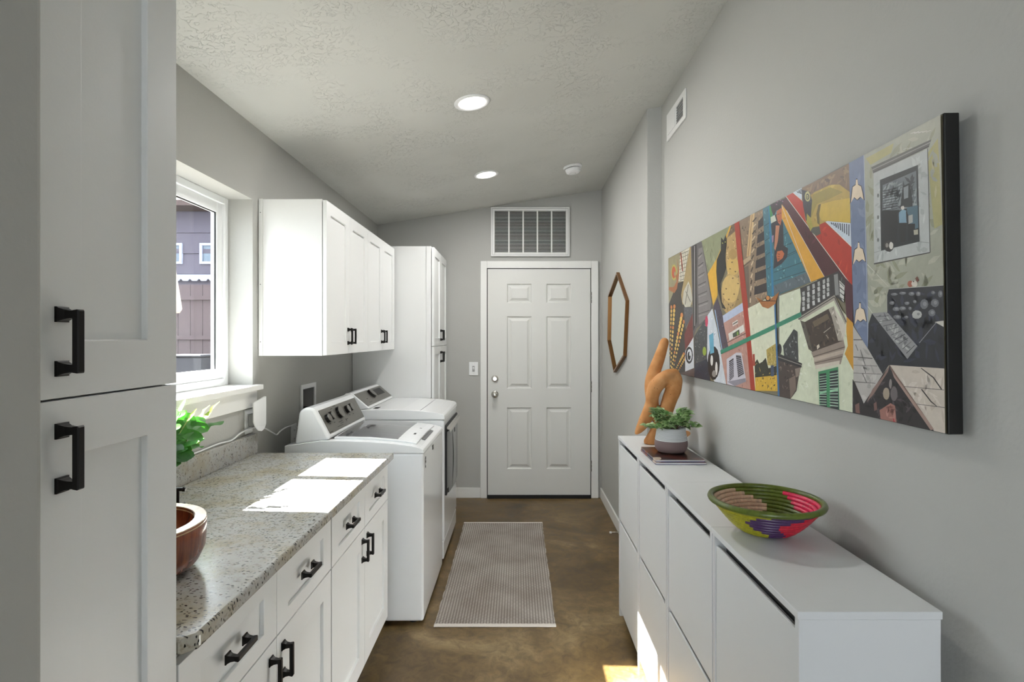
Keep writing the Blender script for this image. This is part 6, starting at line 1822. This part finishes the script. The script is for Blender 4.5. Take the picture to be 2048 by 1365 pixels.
for ln in ART.strip().splitlines():
    part = ln.split('|')
    c = [float(q) for q in part[1].split()]
    pts = list(zip(c[0::2], c[1::2]))
    depth += 1
    shape(pts, lin(part[0]), depth)
    if len(part) > 2:
        c1, c2, n, s = part[2].split(); s = float(s)
        u0, u1, v0, v1 = min(p[0] for p in pts), max(p[0] for p in pts), min(p[1] for p in pts), max(p[1] for p in pts)
        for k in range(int(n)*2):
            u, v = random.uniform(u0, u1), random.uniform(v0, v1)
            if not inside((u, v), pts): continue
            a = random.uniform(0, 3.14); w, l = s*random.uniform(.15, .4), s*random.uniform(.5, 1.1)
            q = [(u+x*math.cos(a)-y*math.sin(a), v+x*math.sin(a)+y*math.cos(a)) for x, y in ((-l, -w*.4), (0, -w), (l, 0), (0, w), (-l*.8, w*.5))]
            if all(inside(t, pts) for t in q): shape(q, lin(random.choice((c1, c2))), depth+.5)
local('printed_image', bm, M['print'], g, recalc=False, label='colourful collage picture')

# ------------------------------------------------------------------ outside the window
bm = BM(); box(bm, -26, XL-.3, -6, 26, -.35, -.25); obj('ground', bm, M['ground'], kind='structure', label='patio ground outside')
HY = 17.0
g = thing('neighbour_house', (-10.5, HY+1, -.25), 'mauve two storey house with small white windows beyond the yard', 'house')
# lap siding boards on the storey above the belt, smooth storey below
zb = 3.25
bm = BM(); box(bm, -20.5, -6.0, HY+.06, HY+3, -.25, 5.36); obj('wall', bm, M['siding'], g)
nb = 3
for k in range(nb):
    z0 = zb+.16+k*.64
    bm = BM(); prism(bm, [(HY+.058, z0), (HY-.002, z0), (HY+.030, z0+.635), (HY+.058, z0+.635)], 'x', -20.5, -6.0)
    obj('siding_board', bm, M['siding'], g)
bm = BM(); box(bm, -20.6, -5.9, HY-.12, HY+.05, zb, zb+.13); gt = obj('gutter', bm, M['concretetrim'], g)
for k in range(51):
    bm = BM(); x = -20.3+k*.28; prism(bm, [(x-.13, zb), (x+.13, zb), (x+.07, zb-.06), (x-.07, zb-.06)], 'y', HY-.11, HY-.07); obj('valance_scallop', bm, M['concretetrim'], gt)
for cx_ in (-10.62, -9.57):
    bm = BM(); hw, z0, z1 = .25, 3.72, 4.36
    for q in ((cx_-hw, cx_-hw+.07, z0, z1), (cx_+hw-.07, cx_+hw, z0, z1), (cx_-hw+.07, cx_+hw-.07, z0, z0+.07), (cx_-hw+.07, cx_+hw-.07, z1-.07, z1)):
        box(bm, q[0], q[1], HY-.05, HY+.05, q[2], q[3])
    f = obj('window', bm, M['concretetrim'], g)
    bm = BM(); box(bm, cx_-hw+.07, cx_+hw-.07, HY+.005, HY+.02, z0+.07, z1-.07); obj('pane', bm, M['extglass'], f)
bm = BM(); box(bm, -21.2, -5.4, HY-.75, HY+3.6, 5.36, 5.52); prism(bm, [(HY-.75, 5.52), (HY+3.6, 5.52), (HY+1.4, 6.5)], 'x', -21.2, -5.4)
obj('roof', bm, M['soffit'], g)
fe = thing('wooden_fence', (-9, 12.5, -.25), 'brown board fence across the yard', 'fence')
for k in range(50):
    x = -19.2+k*.28
    bm = BM(); box(bm, x, x+.268, 12.5, 12.53, -.25, 2.65); obj('board', bm, M['fence'], fe)
for z in (.3, 1.4, 2.3):
    bm = BM(); box(bm, -19.2, -5.2, 12.44, 12.499, z, z+.09); obj('rail', bm, M['fence'], fe)
# folded patio umbrella
ux, uy = -5.06, 8.0
g = thing('patio_umbrella', (ux, uy, -.25), 'folded beige patio umbrella outside the window', 'umbrella')
bm = BM(); cyl(bm, (ux, uy, -.2), (ux, uy, 2.75), .022, 12); obj('pole', bm, M['bin'], g)
bm = BM(); lathe(bm, [(.25, -.25), (.25, -.20), (.05, -.16), (.03, -.16)], (ux, uy, 0), 28); obj('base', bm, M['bin'], g)
bm = BM(); rg = []
for r, z in ((.02, 2.72), (.05, 2.55), (.075, 2.3), (.11, 2.0), (.125, 1.86), (.10, 1.80)):
    rg.append([bm.verts.new((ux+r*(1+.22*(k % 2))*math.cos(math.pi*k/8), uy+r*(1+.22*(k % 2))*math.sin(math.pi*k/8), z)) for k in range(16)])
for a, b in zip(rg, rg[1:]):
    for k in range(16): bm.faces.new([a[k], a[(k+1) % 16], b[(k+1) % 16], b[k]])
bm.faces.new(rg[0]); bm.faces.new(rg[-1])
obj('canopy', bm, M['umbrella'], g, smooth=True)
# resin storage box by the fence
g = thing('storage_box', (-7.1, 12.0, -.25), 'dark grey resin storage box standing by the fence', 'storage box')
bm = BM(); box(bm, -7.45, -6.75, 11.7, 12.25, -.25, 1.02); obj('body', bm, M['bin'], g, bevel=.02)
bm = BM(); box(bm, -7.48, -6.72, 11.66, 12.27, 1.025, 1.08); obj('lid', bm, M['bin'], g, bevel=.02)
